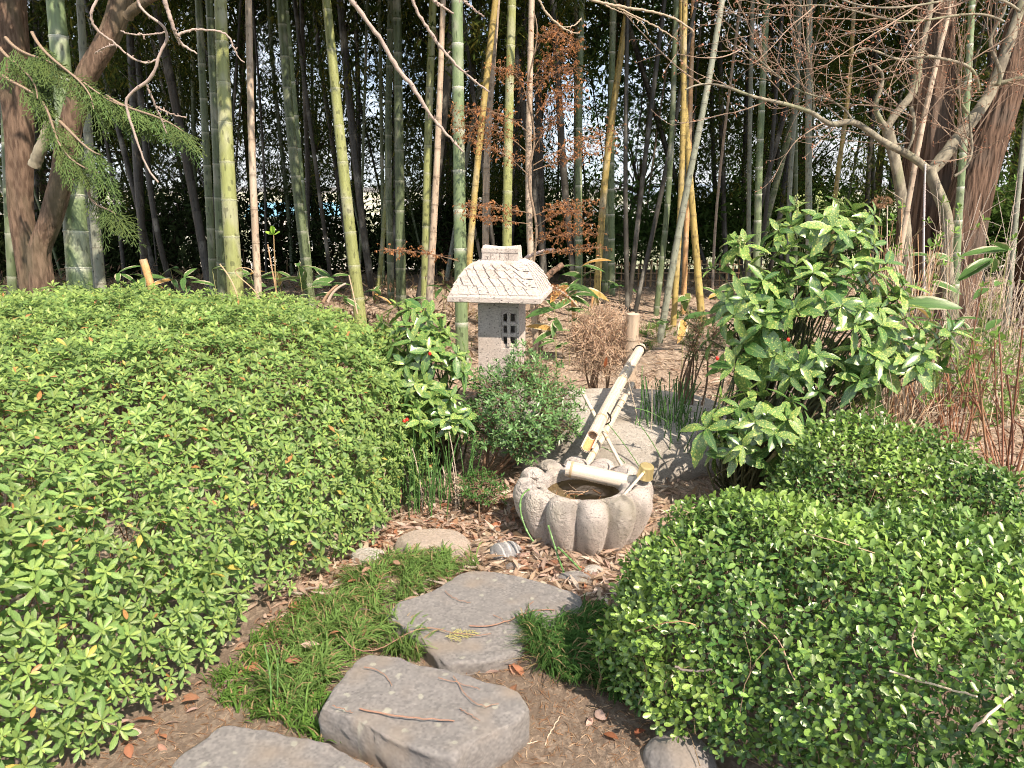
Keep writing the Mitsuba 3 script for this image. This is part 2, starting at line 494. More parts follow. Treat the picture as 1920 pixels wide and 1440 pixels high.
# ------------------------------------------------------------------ far houses in the valley
def house(x, y, w, d, h, rot, wall, roof, label):
    k = thing('house', label, 'house')
    z0 = float(gz(x, y)) - 0.1
    R = np.array([[math.cos(rot), -math.sin(rot), 0], [math.sin(rot), math.cos(rot), 0], [0, 0, 1]])
    at = lambda v: np.asarray(v, float) @ R.T + [x, y, z0]

    def box(b, lo, hi, c):
        m = trimesh.creation.box(bounds=[lo, hi])
        b.add(at(m.vertices), m.faces, c=c)
    b = B()
    box(b, [-w / 2, -d / 2, 0], [w / 2, d / 2, h], wall)
    part(k, 'wall', b, 'm_wall', smooth=False, col=True)
    b = B()
    o, rh = 0.5, d * 0.22
    v = [[-w / 2 - o, -d / 2 - o, h], [w / 2 + o, -d / 2 - o, h], [w / 2 + o, d / 2 + o, h], [-w / 2 - o, d / 2 + o, h], [-w / 2 - o, 0, h + rh], [w / 2 + o, 0, h + rh]]
    v += [[a, b_, c + 0.18] for a, b_, c in v]
    f = [[6, 7, 11], [6, 11, 10], [8, 9, 10], [8, 10, 11], [9, 6, 10], [7, 8, 11], [0, 5, 1], [0, 4, 5], [2, 4, 3], [2, 5, 4], [3, 4, 0], [1, 5, 2],
         [0, 1, 7], [0, 7, 6], [1, 2, 8], [1, 8, 7], [2, 3, 9], [2, 9, 8], [3, 0, 6], [3, 6, 9]]
    b.add(at(v), f, c=roof)
    part(k, 'roof', b, 'm_wall', smooth=False, col=True)
    for fl in range(max(1, int(h // 2.8))):
        for q in range(max(2, int(w // 2.6))):
            b = B()
            xx = -w / 2 + (q + 0.5) * w / max(2, int(w // 2.6))
            box(b, [xx - 0.7, -d / 2 - 0.06, fl * 2.8 + 0.9], [xx + 0.7, -d / 2 + 0.02, fl * 2.8 + 2.1], (0.10, 0.12, 0.15))
            part(k, 'window', b, 'm_shine', smooth=False, col=True)


house(-36, 128, 14, 9, 5.6, 0.1, (0.75, 0.74, 0.70), (0.20, 0.42, 0.58), 'pale far house with a light blue roof, glimpsed between the left culms')
house(-14, 150, 16, 9, 5.6, -0.1, (0.78, 0.77, 0.74), (0.35, 0.36, 0.38), 'white far house glimpsed through the culms left of the lantern')
house(11, 120, 12, 8, 5.6, 0.2, (0.72, 0.70, 0.66), (0.30, 0.32, 0.35), 'pale far house behind the grove just right of the lantern')
house(30, 140, 18, 10, 8.4, -0.15, (0.80, 0.79, 0.77), (0.25, 0.33, 0.42), 'tall white far house with a slate blue roof behind the low fence')
house(52, 135, 13, 9, 5.6, 0.15, (0.74, 0.72, 0.67), (0.38, 0.30, 0.26), 'pale far house with a brown roof behind the right culms')
house(-66, 135, 15, 9, 5.6, 0.0, (0.76, 0.75, 0.72), (0.32, 0.33, 0.36), 'pale far house with a grey roof, leftmost in the valley')

# ------------------------------------------------------------------ bamboo
def leaf_cluster(rng, n, spread, size):
    """dangling bamboo leaves as folded slim blades"""
    pos = rng.normal(0, 1, (n, 3)) * spread
    az = rng.uniform(0, 6.283, n)
    el = rng.normal(-0.55, 0.35, n)
    d = np.stack([np.cos(az) * np.cos(el), np.sin(az) * np.cos(el), np.sin(el)], -1)
    u = np.array([0, 0, 1.0]) + rng.normal(0, 0.45, (n, 3))
    return pos, d, u, rng.uniform(0.7, 1.25, n) * size


BLADE = (np.array([[0, 0, 0], [0.4, 0.075, -0.02], [0.4, -0.075, -0.02], [1, 0, -0.10]]), np.array([[0, 2, 1], [1, 2, 3]]), np.zeros((4, 2)), np.array([1, 1.05, 0.95, 1.0]))


def culm_mesh(pts, rad, node0, spacing, tone, sides=16):
    """a jointed culm along pts (base first); node positions start at node0 metres. returns mesh and node frames"""
    K = 60
    p = spline(pts, K)
    L = np.concatenate([[0], np.cumsum(np.linalg.norm(np.diff(p, axis=0), axis=1))])
    at = [CubicSpline(L, p[:, k]) for k in range(3)]
    rr = lambda s: np.interp(s, np.linspace(0, L[-1], len(rad)), rad)
    nodes, s, sp = [], node0, spacing
    while s < L[-1] - 0.05:
        nodes.append(s)
        s += sp
        sp *= 1.012
    ss, rf, uu = [0.0], [1.0], [0.9 if node0 < 0.1 else 0.5]
    for k, s in enumerate(nodes):
        nxt = nodes[k + 1] if k + 1 < len(nodes) else L[-1]
        g = nxt - s
        ss += [s - 0.003, s, s + 0.006, s + 0.02, s + g * 0.5]
        rf += [1.0, 1.035, 1.03, 0.985, 0.99]
        uu += [k + 0.999, k + 1.001, k + 1.02, k + 1.06, k + 1.5]
        if g > 0.08:
            ss.append(nxt - 0.035)
            rf.append(1.0)
            uu.append(k + 1.88)
    ss.append(L[-1])
    rf.append(1.0)
    uu.append(len(nodes) + 0.95)
    ss, o = np.array(ss), np.argsort(ss, kind='stable')
    ss, rf, uu = ss[o], np.array(rf)[o], np.array(uu)[o]
    q = np.stack([a(ss) for a in at], -1)
    r = rr(ss) * rf
    # even tangents: spline derivative
    t = unit(np.stack([a(ss, 1) for a in at], -1))
    ref = np.array([0.0, 1.0, 0.1])
    a_ = unit(np.cross(t, ref))
    b_ = np.cross(t, a_)
    ang = np.linspace(0, 2 * np.pi, sides + 1)
    v = q[:, None] + r[:, None, None] * (np.cos(ang)[:, None] * a_[:, None] + np.sin(ang)[:, None] * b_[:, None])
    n = sides + 1
    i, j = np.meshgrid(np.arange(len(ss) - 1), np.arange(sides), indexing='ij')
    f = np.stack([i * n + j, (i + 1) * n + j, (i + 1) * n + j + 1, i * n + j + 1], -1).reshape(-1, 4)
    uv = np.stack(np.broadcast_arrays(uu[:, None], tone * 2 + ang[None] / 6.2832 * 0.98), -1)
    b = B().add(v.reshape(-1, 3), f, uv.reshape(-1, 2))
    fr = [(np.array([a(s) for a in at]), unit(np.array([a(s, 1) for a in at])), float(rr(s))) for s in nodes]
    return b, fr, p


def ring_mesh(c, t, r, tone, hi=0.007):
    a = unit(np.cross(t, [0, 1, 0.1]))
    b = np.cross(t, a)
    ang = np.linspace(0, 2 * np.pi, 15)
    prof = [(-hi, 1.0), (-hi * 0.3, 1.055), (hi * 0.5, 1.07), (hi * 1.3, 1.0)]
    v = np.concatenate([c + t * h + r * k * (np.cos(ang)[:, None] * a + np.sin(ang)[:, None] * b) for h, k in prof])
    n = len(ang)
    f = np.array([[i * n + j, (i + 1) * n + j, (i + 1) * n + j + 1, i * n + j + 1] for i in range(3) for j in range(n - 1)])
    uv = np.stack([np.repeat([0.985, 0.99, 0.995, 0.03], n), np.tile(tone * 2 + ang / 6.2832 * 0.98, 4)], -1)
    return B().add(v, f, uv)


def plume(rng, c, out, n, size, L=0.7):
    """a drooping leafy branch of a culm: blade vertices and a stem path"""
    t = np.linspace(0, 1, 5)
    path = c + out[None] * (t * L)[:, None] + np.array([0, 0, 1.0]) * (0.28 * L * np.sin(t * 2.2) - 0.30 * L * t * t)[:, None]
    k = rng.uniform(0.25, 1.0, n)
    pos = np.stack([np.interp(k, t, path[:, a]) for a in range(3)], -1)
    p, d, u, s = leaf_cluster(rng, n, 0.10 * L + 0.03, size)
    return pos + p, d, u, s, path


def foliage(rng, axis_p, lo, hi, count, n, size, reach, dark=1.0):
    """leaves and branches of one culm between heights lo and hi"""
    lv, st = [], []
    for _ in range(count):
        z = rng.uniform(lo, hi)
        k = int(np.argmin(np.abs(axis_p[:, 2] - z)))
        az = rng.uniform(0, 6.283)
        o = unit([math.cos(az), math.sin(az), rng.uniform(0.1, 0.5)])
        big = 1.0
        pos, d, u, s, path = plume(rng, axis_p[k], o, n, size * big, reach * rng.uniform(0.6, 1.3))
        lv.append(leaves(BLADE, pos, d, u, s))
        st.append(path)
    vs = np.concatenate(lv)
    tone = rng.uniform(0.6, 1.25, len(vs))[:, None]
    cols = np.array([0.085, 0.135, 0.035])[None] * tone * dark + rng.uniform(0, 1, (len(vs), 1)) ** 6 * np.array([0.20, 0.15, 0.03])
    b = B().add(*leaf_block(BLADE, vs, cols))
    sv, sf = tubes(np.array(st), np.linspace(0.005, 0.0015, 5)[None], 3)
    return b, (sv, sf)


def bamboo(px, Y, wpx, tone, spacing, label, group=None, top=8.5, yl=0.0, rings=True, leafy=6, node0=None, seed=0, cut=None, dark=1.0, lo=3.4):
    rng = np.random.default_rng(1000 + seed)
    px = sorted(px, key=lambda q: -q[1])
    pts = [P(x, y, Y + yl * (px[0][1] - y) / 500.0) for x, y in px]
    rb = sz(wpx[0], pts[0]) / 2
    rt = sz(wpx[1], pts[-1]) / 2
    d0 = (pts[0] - pts[1]) / max(1e-6, pts[1][2] - pts[0][2]) * 1.0
    base = pts[0].copy()
    g = float(gz(base[0], base[1])) - 0.03
    if base[2] > g:
        base = base + d0 * (base[2] - g)
        base[2] = g
        pts = [base] + pts
    rads = [rb * 1.04, rb, (rb + rt) / 2, rt]
    H0 = pts[-1][2]
    if cut is None:
        d = unit(pts[-1] - pts[-2])
        bend = np.array([d[0] * 0.5, -0.25 + rng.normal(0, 0.2), 0])
        n_up = 4
        for k in range(1, n_up + 1):
            h = (top - H0) / n_up
            pts.append(pts[-1] + d / max(d[2], 0.3) * h + bend * 0.12 * k)
        L1, L2 = H0 - pts[0][2], top - H0
        rads = list(np.interp(np.linspace(0, 1, 9), [0, L1 / (L1 + L2), 1], [rb * 1.03, rt, rt * 0.35]))
    key = thing('bamboo_culm', label, 'bamboo', group)
    b, fr, ax = culm_mesh(pts, rads, spacing * 0.5 if node0 is None else node0, spacing, tone)
    part(key, 'culm', b, 'm_culm', uv=True)
    if rings:
        for c, t, r in fr:
            if seen(c, 0.03):
                part(key, 'node_ring', ring_mesh(c, t, r, tone), 'm_culm', uv=True)
    if cut is not None:
        v, f = capped(np.array([pts[-1] - unit(pts[-1] - pts[-2]) * 0.002, pts[-1] + unit(pts[-1] - pts[-2]) * 0.003]), rads[-1] * 0.97, 16)
        part(key, 'cut_end', B().add(v, f, c=(0.5, 0.38, 0.22)), 'm_twig', col=True, smooth=30)
    if leafy and cut is None:
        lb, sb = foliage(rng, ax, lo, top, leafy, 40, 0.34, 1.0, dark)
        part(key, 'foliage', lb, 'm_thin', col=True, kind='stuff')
        part(key, 'branches', B().add(*sb, c=(0.2, 0.2, 0.1)), 'm_twig', col=True, kind='stuff')
    return key


CULMS = [
    ([(152, 560), (128, 270), (103, 0)], 4.7, (50, 31), 0, 0.21, 'thickest bamboo culm, dull grey green, behind the leaning brown trunk at the left'),
    ([(442, 555), (430, 380), (413, 0)], 5.2, (33, 22), 1, 0.235, 'thick sunlit yellow green bamboo culm behind the left azalea hedge'),
    ([(484, 545), (473, 300), (466, 0)], 5.3, (14, 12), 3, 0.22, 'slim dead pinkish tan bamboo pole just right of the thick yellow green culm'),
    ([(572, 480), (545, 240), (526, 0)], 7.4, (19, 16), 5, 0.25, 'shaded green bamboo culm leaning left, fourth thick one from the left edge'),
    ([(577, 480), (553, 200), (535, 0)], 7.9, (12, 9), 0, 0.30, 'thin green bamboo culm with white rings hugging a thicker shaded culm'),
    ([(674, 585), (655, 420), (612, 0)], 6.3, (24, 16), 1, 0.27, 'bright green bamboo culm leaning left, its foot at the right end of the azalea hedge'),
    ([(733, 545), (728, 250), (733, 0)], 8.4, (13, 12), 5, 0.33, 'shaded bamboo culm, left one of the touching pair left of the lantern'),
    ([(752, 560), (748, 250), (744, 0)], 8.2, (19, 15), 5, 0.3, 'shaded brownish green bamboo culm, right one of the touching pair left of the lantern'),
    ([(797, 530), (803, 250), (812, 0)], 8.0, (15, 14), 1, 0.26, 'green bamboo culm standing just behind the slim straw coloured pole'),
    ([(803, 597), (818, 330), (831, 0)], 6.3, (14, 10), 3, 0.21, 'slim straw coloured bamboo pole left of the lantern, yellow at its foot'),
    ([(867, 690), (862, 400), (857, 0)], 5.45, (24, 21), 0, 0.265, 'fresh green bamboo culm with white rings right behind the lantern roof'),
    ([(872, 585), (893, 330), (929, 0)], 6.6, (12, 12), 2, 0.2, 'yellow bamboo culm leaning right behind the left side of the lantern'),
    ([(911, 560), (912, 330), (932, 0)], 7.0, (13, 12), 3, 0.22, 'dull tan bamboo culm rising behind the lantern ridge, left of the olive one'),
    ([(950, 560), (952, 330), (960, 0)], 6.7, (18, 16), 1, 0.28, 'thick olive bamboo culm rising straight behind the lantern ridge'),
    ([(1008, 686), (993, 430), (997, 0)], 5.6, (13, 11), 3, 0.19, 'slim tan bamboo pole with a yellow foot at the right side of the lantern'),
    ([(1086, 520), (1085, 300), (1091, 0)], 8.6, (14, 11), 0, 0.29, 'bright green bamboo culm with white rings among the orange dry leaves'),
    ([(1119, 551), (1135, 330), (1179, 0)], 8.3, (13, 12), 2, 0.24, 'sunlit yellow bamboo culm leaning right, right of the orange dry leaves'),
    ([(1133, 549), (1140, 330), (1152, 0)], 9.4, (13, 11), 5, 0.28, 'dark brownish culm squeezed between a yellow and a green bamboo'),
    ([(1147, 548), (1146, 330), (1149, 0)], 9.0, (13, 11), 0, 0.28, 'straight light green bamboo culm just right of the leaning yellow one'),
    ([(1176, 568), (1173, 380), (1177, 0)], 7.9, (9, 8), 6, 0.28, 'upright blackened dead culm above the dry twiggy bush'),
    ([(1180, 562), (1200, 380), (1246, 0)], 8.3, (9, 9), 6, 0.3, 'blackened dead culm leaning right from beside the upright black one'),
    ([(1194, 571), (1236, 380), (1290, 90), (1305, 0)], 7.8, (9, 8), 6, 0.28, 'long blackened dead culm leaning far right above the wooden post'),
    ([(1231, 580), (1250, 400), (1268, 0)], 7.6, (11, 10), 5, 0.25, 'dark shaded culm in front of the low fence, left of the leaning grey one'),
    ([(1237, 638), (1283, 380), (1332, 133), (1354, 0)], 6.25, (13, 11), 4, 0.2, 'pale grey green bamboo culm leaning right, its foot nearest behind the basin rock'),
    ([(1263, 603), (1276, 380), (1284, 0)], 7.0, (11, 10), 2, 0.2, 'yellow footed culm crossing behind the leaning grey green bamboo'),
    ([(1281, 583), (1289, 380), (1300, 0)], 7.8, (10, 8), 7, 0.22, 'dull orange bamboo culm between two yellow ones right of the low fence'),
    ([(1315, 592), (1299, 400), (1281, 130), (1278, 0)], 7.3, (14, 9), 2, 0.19, 'bright yellow bamboo culm leaning left at the right end of the fence'),
    ([(1403, 560), (1404, 380), (1411, 0)], 8.7, (8, 8), 4, 0.28, 'thin grey culm touching the left side of a thicker green culm above the spotted shrub'),
    ([(1417, 560), (1424, 300), (1438, 0)], 8.3, (14, 11), 0, 0.27, 'green bamboo culm rising over the left part of the spotted shrub'),
    ([(1517, 560), (1516, 300), (1518, 0)], 8.0, (13, 11), 4, 0.27, 'grey green bamboo culm rising over the middle of the spotted shrub'),
    ([(1477, 560), (1482, 330), (1495, 150), (1499, 0)], 8.6, (9, 8), 4, 0.27, 'thin grey culm leaning slightly right, left of the grey green middle culm'),
    ([(1490, 560), (1492, 330), (1492, 0)], 9.4, (8, 7), 5, 0.27, 'thin dark culm close beside a thin grey culm over the spotted shrub'),
    ([(1557, 520), (1565, 380), (1590, 180), (1602, 0)], 8.2, (9, 7), 2, 0.25, 'thin yellow culm leaning right, over the right part of the spotted shrub'),
    ([(1790, 560), (1796, 430), (1812, 200), (1823, 0)], 5.9, (15, 11), 0, 0.24, 'bright green bamboo culm in front of the leaning cedar trunk at the right'),
    ([(1712, 330), (1735, 210), (1785, 0)], 5.7, (11, 9), 3, 0.26, 'slanting dead grey tan bamboo pole in front of the upright cedar trunk'),
    ([(1898, 480), (1912, 330), (1935, 130)], 6.6, (11, 9), 4, 0.25, 'pale grey culm leaning out of the picture at the right edge'),
    ([(190, 548), (170, 320), (150, 0)], 5.6, (20, 13), 4, 0.26, 'dark grey bamboo culm right of the thickest culm at the left'),
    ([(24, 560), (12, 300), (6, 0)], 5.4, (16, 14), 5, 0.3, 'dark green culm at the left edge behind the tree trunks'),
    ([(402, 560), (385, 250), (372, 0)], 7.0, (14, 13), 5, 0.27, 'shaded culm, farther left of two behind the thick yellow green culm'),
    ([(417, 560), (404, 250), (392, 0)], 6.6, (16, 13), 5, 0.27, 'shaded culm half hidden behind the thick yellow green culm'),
    ([(700, 620), (715, 480), (726, 330), (733, 100)], 9.0, (9, 7), 1, 0.27, 'slanting olive culm in front of the shaded pair left of the lantern'),
]
for i, (px, Y, w, tone, sp, lab) in enumerate(CULMS):
    bamboo(px, Y, w, tone, sp, lab, seed=i, yl=0.15, leafy=34 if px[0][0] > 850 else 58, lo=4.4 if px[0][0] > 850 else max(3.0, 1.6 + 0.235 * Y), top=10.0)  # left culms get lower, denser leaves out of view, shaped to cast shade

STUBS = [([(291, 575), (281, 530), (268, 487)], 5.0, (14, 14), 7, 'cut bamboo stump of light orange wood behind the left azalea hedge'),
         ([(1112, 556), (1113, 549), (1113, 541)], 8.1, (5, 5), 7, 'short pale cut stump at the foot of the leaning yellow culm'),
         ([(1078, 590), (1077, 575), (1074, 558)], 6.4, (12, 12), 7, 'orange cut bamboo stump among the broad leaves right of the lantern')]
for i, (px, Y, w, tone, lab) in enumerate(STUBS):
    bamboo(px, Y, w, tone, 0.14, lab, seed=300 + i, cut=True, rings=True)

def behind(x, y):
    a = 960 + F_PX * x / y
    for lim, what in ((-150, 'outside the left edge'), (150, 'behind the left conifer trunks'), (300, 'behind the hanging green sprays'), (410, 'left of the thick culm'), (480, 'behind the slim pinkish pole'), (570, 'behind the left leaning shaded culm'), (660, 'by the bright leaning culm'),
                      (760, 'behind the touching pair of culms'), (850, 'left of the fresh green culm'), (960, 'straight behind the lantern'), (1060, 'behind the orange dry leaves'), (1160, 'behind the leaning yellow culm'), (1290, 'behind the low fence'),
                      (1400, 'left of the spotted laurel'), (1540, 'behind the spotted laurel'), (1690, 'behind the bare maple limbs'), (1800, 'behind the upright cedar'), (1930, 'behind the leaning cedar'), (9999, 'outside the right edge')):
        if a < lim:
            return what


# the shaded culms deeper in the grove
rng = np.random.default_rng(5)
spots, tries = [], 0
while len(spots) < 92 and tries < 4000:
    tries += 1
    y = rng.uniform(8.4, 19.5)
    x = rng.uniform(-0.80, 0.80) * y
    if all((x - a) ** 2 + (y - b_) ** 2 > 0.42 ** 2 for a, b_ in spots) and not (abs(x / y - 0.16) < 0.03 and y > 9):
        spots.append((x, y))
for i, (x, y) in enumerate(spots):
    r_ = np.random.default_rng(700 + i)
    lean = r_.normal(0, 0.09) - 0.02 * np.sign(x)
    tone = int(r_.choice([5, 5, 6, 6, 6, 6, 4]))  # mostly dark tones: the shade of the grove put into the culm colour
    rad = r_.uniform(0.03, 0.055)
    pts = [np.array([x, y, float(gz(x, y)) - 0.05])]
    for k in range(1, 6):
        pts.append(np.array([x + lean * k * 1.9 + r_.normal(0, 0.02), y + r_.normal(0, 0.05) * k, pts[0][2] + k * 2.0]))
    adj = {5: 'dark green', 6: 'blackish', 4: 'dull grey'}[tone] + (' thick' if rad > 0.046 else ' slim' if rad < 0.037 else '')
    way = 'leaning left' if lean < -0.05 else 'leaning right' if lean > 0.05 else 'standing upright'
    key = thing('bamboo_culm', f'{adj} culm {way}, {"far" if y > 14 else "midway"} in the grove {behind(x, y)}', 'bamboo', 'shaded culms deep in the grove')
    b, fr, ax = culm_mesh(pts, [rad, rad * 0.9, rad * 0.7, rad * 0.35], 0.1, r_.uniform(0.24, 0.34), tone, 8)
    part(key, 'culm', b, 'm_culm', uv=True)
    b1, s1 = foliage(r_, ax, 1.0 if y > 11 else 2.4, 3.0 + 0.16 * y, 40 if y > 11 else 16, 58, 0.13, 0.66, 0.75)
    b2, s2 = foliage(r_, ax, 2.8 + 0.16 * y, 10.2, 36, 38, 0.42, 1.2, 0.9)  # unseen upper leaves, oversized and dense so that they shade the grove
    b1.add(*leaf_block(BLADE, b2.get()[0].reshape(-1, 4, 3), b2.get()[3].reshape(-1, 4, 4)[:, 0, :3]))
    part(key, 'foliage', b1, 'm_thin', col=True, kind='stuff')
    part(key, 'branches', B().add(*s1, c=(0.12, 0.12, 0.07)).add(*s2, c=(0.12, 0.12, 0.07)), 'm_twig', col=True, kind='stuff')


# thin leafless poles standing among them
k_ = 0
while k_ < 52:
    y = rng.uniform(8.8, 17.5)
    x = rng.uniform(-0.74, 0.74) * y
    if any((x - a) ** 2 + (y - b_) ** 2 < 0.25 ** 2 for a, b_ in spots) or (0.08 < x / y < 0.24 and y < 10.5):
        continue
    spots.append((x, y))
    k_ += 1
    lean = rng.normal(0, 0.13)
    tone = int(rng.choice([6, 6, 6, 5, 3]))  # mostly the same shade-dark colours as the deep culms
    adj = {6: 'blackish', 5: 'dark green', 3: 'dead tan'}[tone]
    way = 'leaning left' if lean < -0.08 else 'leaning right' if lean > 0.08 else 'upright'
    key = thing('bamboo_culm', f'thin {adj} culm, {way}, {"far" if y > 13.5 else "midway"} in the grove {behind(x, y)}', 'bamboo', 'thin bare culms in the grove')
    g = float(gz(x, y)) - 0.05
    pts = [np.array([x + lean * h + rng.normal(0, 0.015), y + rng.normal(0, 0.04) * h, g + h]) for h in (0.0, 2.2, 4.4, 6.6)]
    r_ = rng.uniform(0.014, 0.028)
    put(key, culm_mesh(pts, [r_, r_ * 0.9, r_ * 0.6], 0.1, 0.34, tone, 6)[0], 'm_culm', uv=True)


# leafy trees and thickets beyond the grove
def far_tree(x, y, h, rx, rz, n, seed, label, cols, size=0.13, group=None, z0=None):
    rng = np.random.default_rng(seed)
    key = thing('tree', label, 'tree', group)
    g = float(gz(x, y)) if z0 is None else z0
    c = np.array([x, y, g + h])
    limbs = []
    pts = [np.array([x, y, g - 0.1]), np.array([x + rng.normal(0, 0.1), y, g + h * 0.5]), np.array([x + rng.normal(0, 0.25), y + rng.normal(0, 0.2), g + h * 1.2])]
    v, f, _ = trunk(pts, [0.11, 0.08, 0.03], 10, 20, 0.006, 3, 2, seed)
    part(key, 'trunk', B().add(v, f), 'm_bark')
    cl = rng.normal(0, 1, (26, 3))
    cl = unit(cl) * rng.uniform(0.25, 1.0, (26, 1)) ** 0.6 * [rx, rx, rz] + c
    for q in cl:
        s = pts[1] * 0.5 + pts[2] * 0.5
        limbs.append(spline([s, (s + q) / 2 + [0, 0, 0.15], q], 6))
    sv, sf = tubes(np.array(limbs), np.linspace(0.03, 0.005, 6)[None], 4)
    part(key, 'limbs', B().add(sv, sf, c=(0.13, 0.10, 0.07)), 'm_twig', col=True, kind='stuff')
    w = rng.integers(0, 26, n)
    pos = cl[w] + rng.normal(0, 1, (n, 3)) * [0.2 * rx + 0.08, 0.2 * rx + 0.08, 0.16 * rz + 0.05]
    d = rng.normal(0, 1, (n, 3)) * [1, 1, 0.6] + [0, 0, -0.3]
    tone = rng.uniform(0.6, 1.3, (n, 1)) * (0.7 + 0.6 * rng.uniform(0, 1, 26))[w][:, None]
    vs = leaves(BLADE, pos, d, np.array([0, 0, 1.0]) + rng.normal(0, 0.5, (n, 3)), rng.uniform(0.7, 1.3, n) * size, 2.0)
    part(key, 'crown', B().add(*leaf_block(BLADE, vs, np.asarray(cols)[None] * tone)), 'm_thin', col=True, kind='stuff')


rng = np.random.default_rng(77)
far = []
for k_ in range(21):                        # a row of low thickets, then taller trees behind
    far.append((-15 + k_ * 1.5 + rng.uniform(-0.3, 0.3), rng.uniform(14.0, 15.6), rng.uniform(0.35, 1.0), rng.uniform(1.1, 1.5), rng.uniform(0.7, 1.1), 5200))
for k_ in range(13):
    far.append((-16 + k_ * 2.7 + rng.uniform(-0.7, 0.7), rng.uniform(17.0, 21), rng.uniform(2.4, 4.0), rng.uniform(1.6, 2.3), rng.uniform(1.4, 2.1), 5600))
for k_ in range(14):
    far.append((-17 + k_ * 2.65 + rng.uniform(-0.6, 0.6), rng.uniform(16.0, 19.5), rng.uniform(4.6, 6.6), rng.uniform(2.0, 2.6), rng.uniform(2.0, 2.6), 7000))
for i, (x, y, h, rx, rz, n_) in enumerate(far):
    left = x < 0.6  # left leaves darker, right greener: shade and light put into the leaf colour
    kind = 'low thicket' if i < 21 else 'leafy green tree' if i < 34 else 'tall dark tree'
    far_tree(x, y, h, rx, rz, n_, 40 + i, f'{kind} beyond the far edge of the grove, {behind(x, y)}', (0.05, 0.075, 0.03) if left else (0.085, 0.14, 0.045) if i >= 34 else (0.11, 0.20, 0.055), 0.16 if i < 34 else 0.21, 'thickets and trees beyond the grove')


# ------------------------------------------------------------------ low lattice fence behind the grove
def fence():
    key = thing('lattice_fence', 'low orange brown bamboo lattice fence across the far edge of the grove', 'fence')
    rng = np.random.default_rng(3)
    a, b_ = P(1085, 541, 12.2), P(1420, 541, 11.6)
    n = 30
    for k in range(n):
        t = (k + rng.uniform(-0.15, 0.15)) / (n - 1)
        p = a * (1 - t) + b_ * t
        z = float(gz(p[0], p[1]))
        thick = 0.016 if k % 4 == 0 else 0.010
        h = rng.uniform(0.36, 0.44)
        v, f = capped(spline([[p[0], p[1], z - 0.05], [p[0] + rng.normal(0, 0.008), p[1], z + h]], 3), thick, 7)
        part(key, 'picket', B().add(v, f, c=(0.46, 0.27, 0.13) if k % 3 else (0.52, 0.36, 0.2)), 'm_twig', col=True)
    for h in (0.10, 0.22, 0.35):
        e = np.array([a * (1 - t) + b_ * t for t in np.linspace(-0.02, 1.02, 12)])
        e[:, 2] = gz(e[:, 0], e[:, 1]) + h
        e[:, 1] -= 0.022
        v, f = capped(e, 0.010, 7)
        part(key, 'rail', B().add(v, f, c=(0.55, 0.40, 0.25)), 'm_twig', col=True)


fence()


# ------------------------------------------------------------------ stone lantern
def mbox(lo, hi):
    return Manifold.cube((np.array(hi) - np.array(lo)).tolist()).translate(list(map(float, lo)))


def mani(m):
    q = m.to_mesh()
    return np.array(q.vert_properties[:, :3]), np.array(q.tri_verts)


LAN = np.array([-0.055, 4.17])


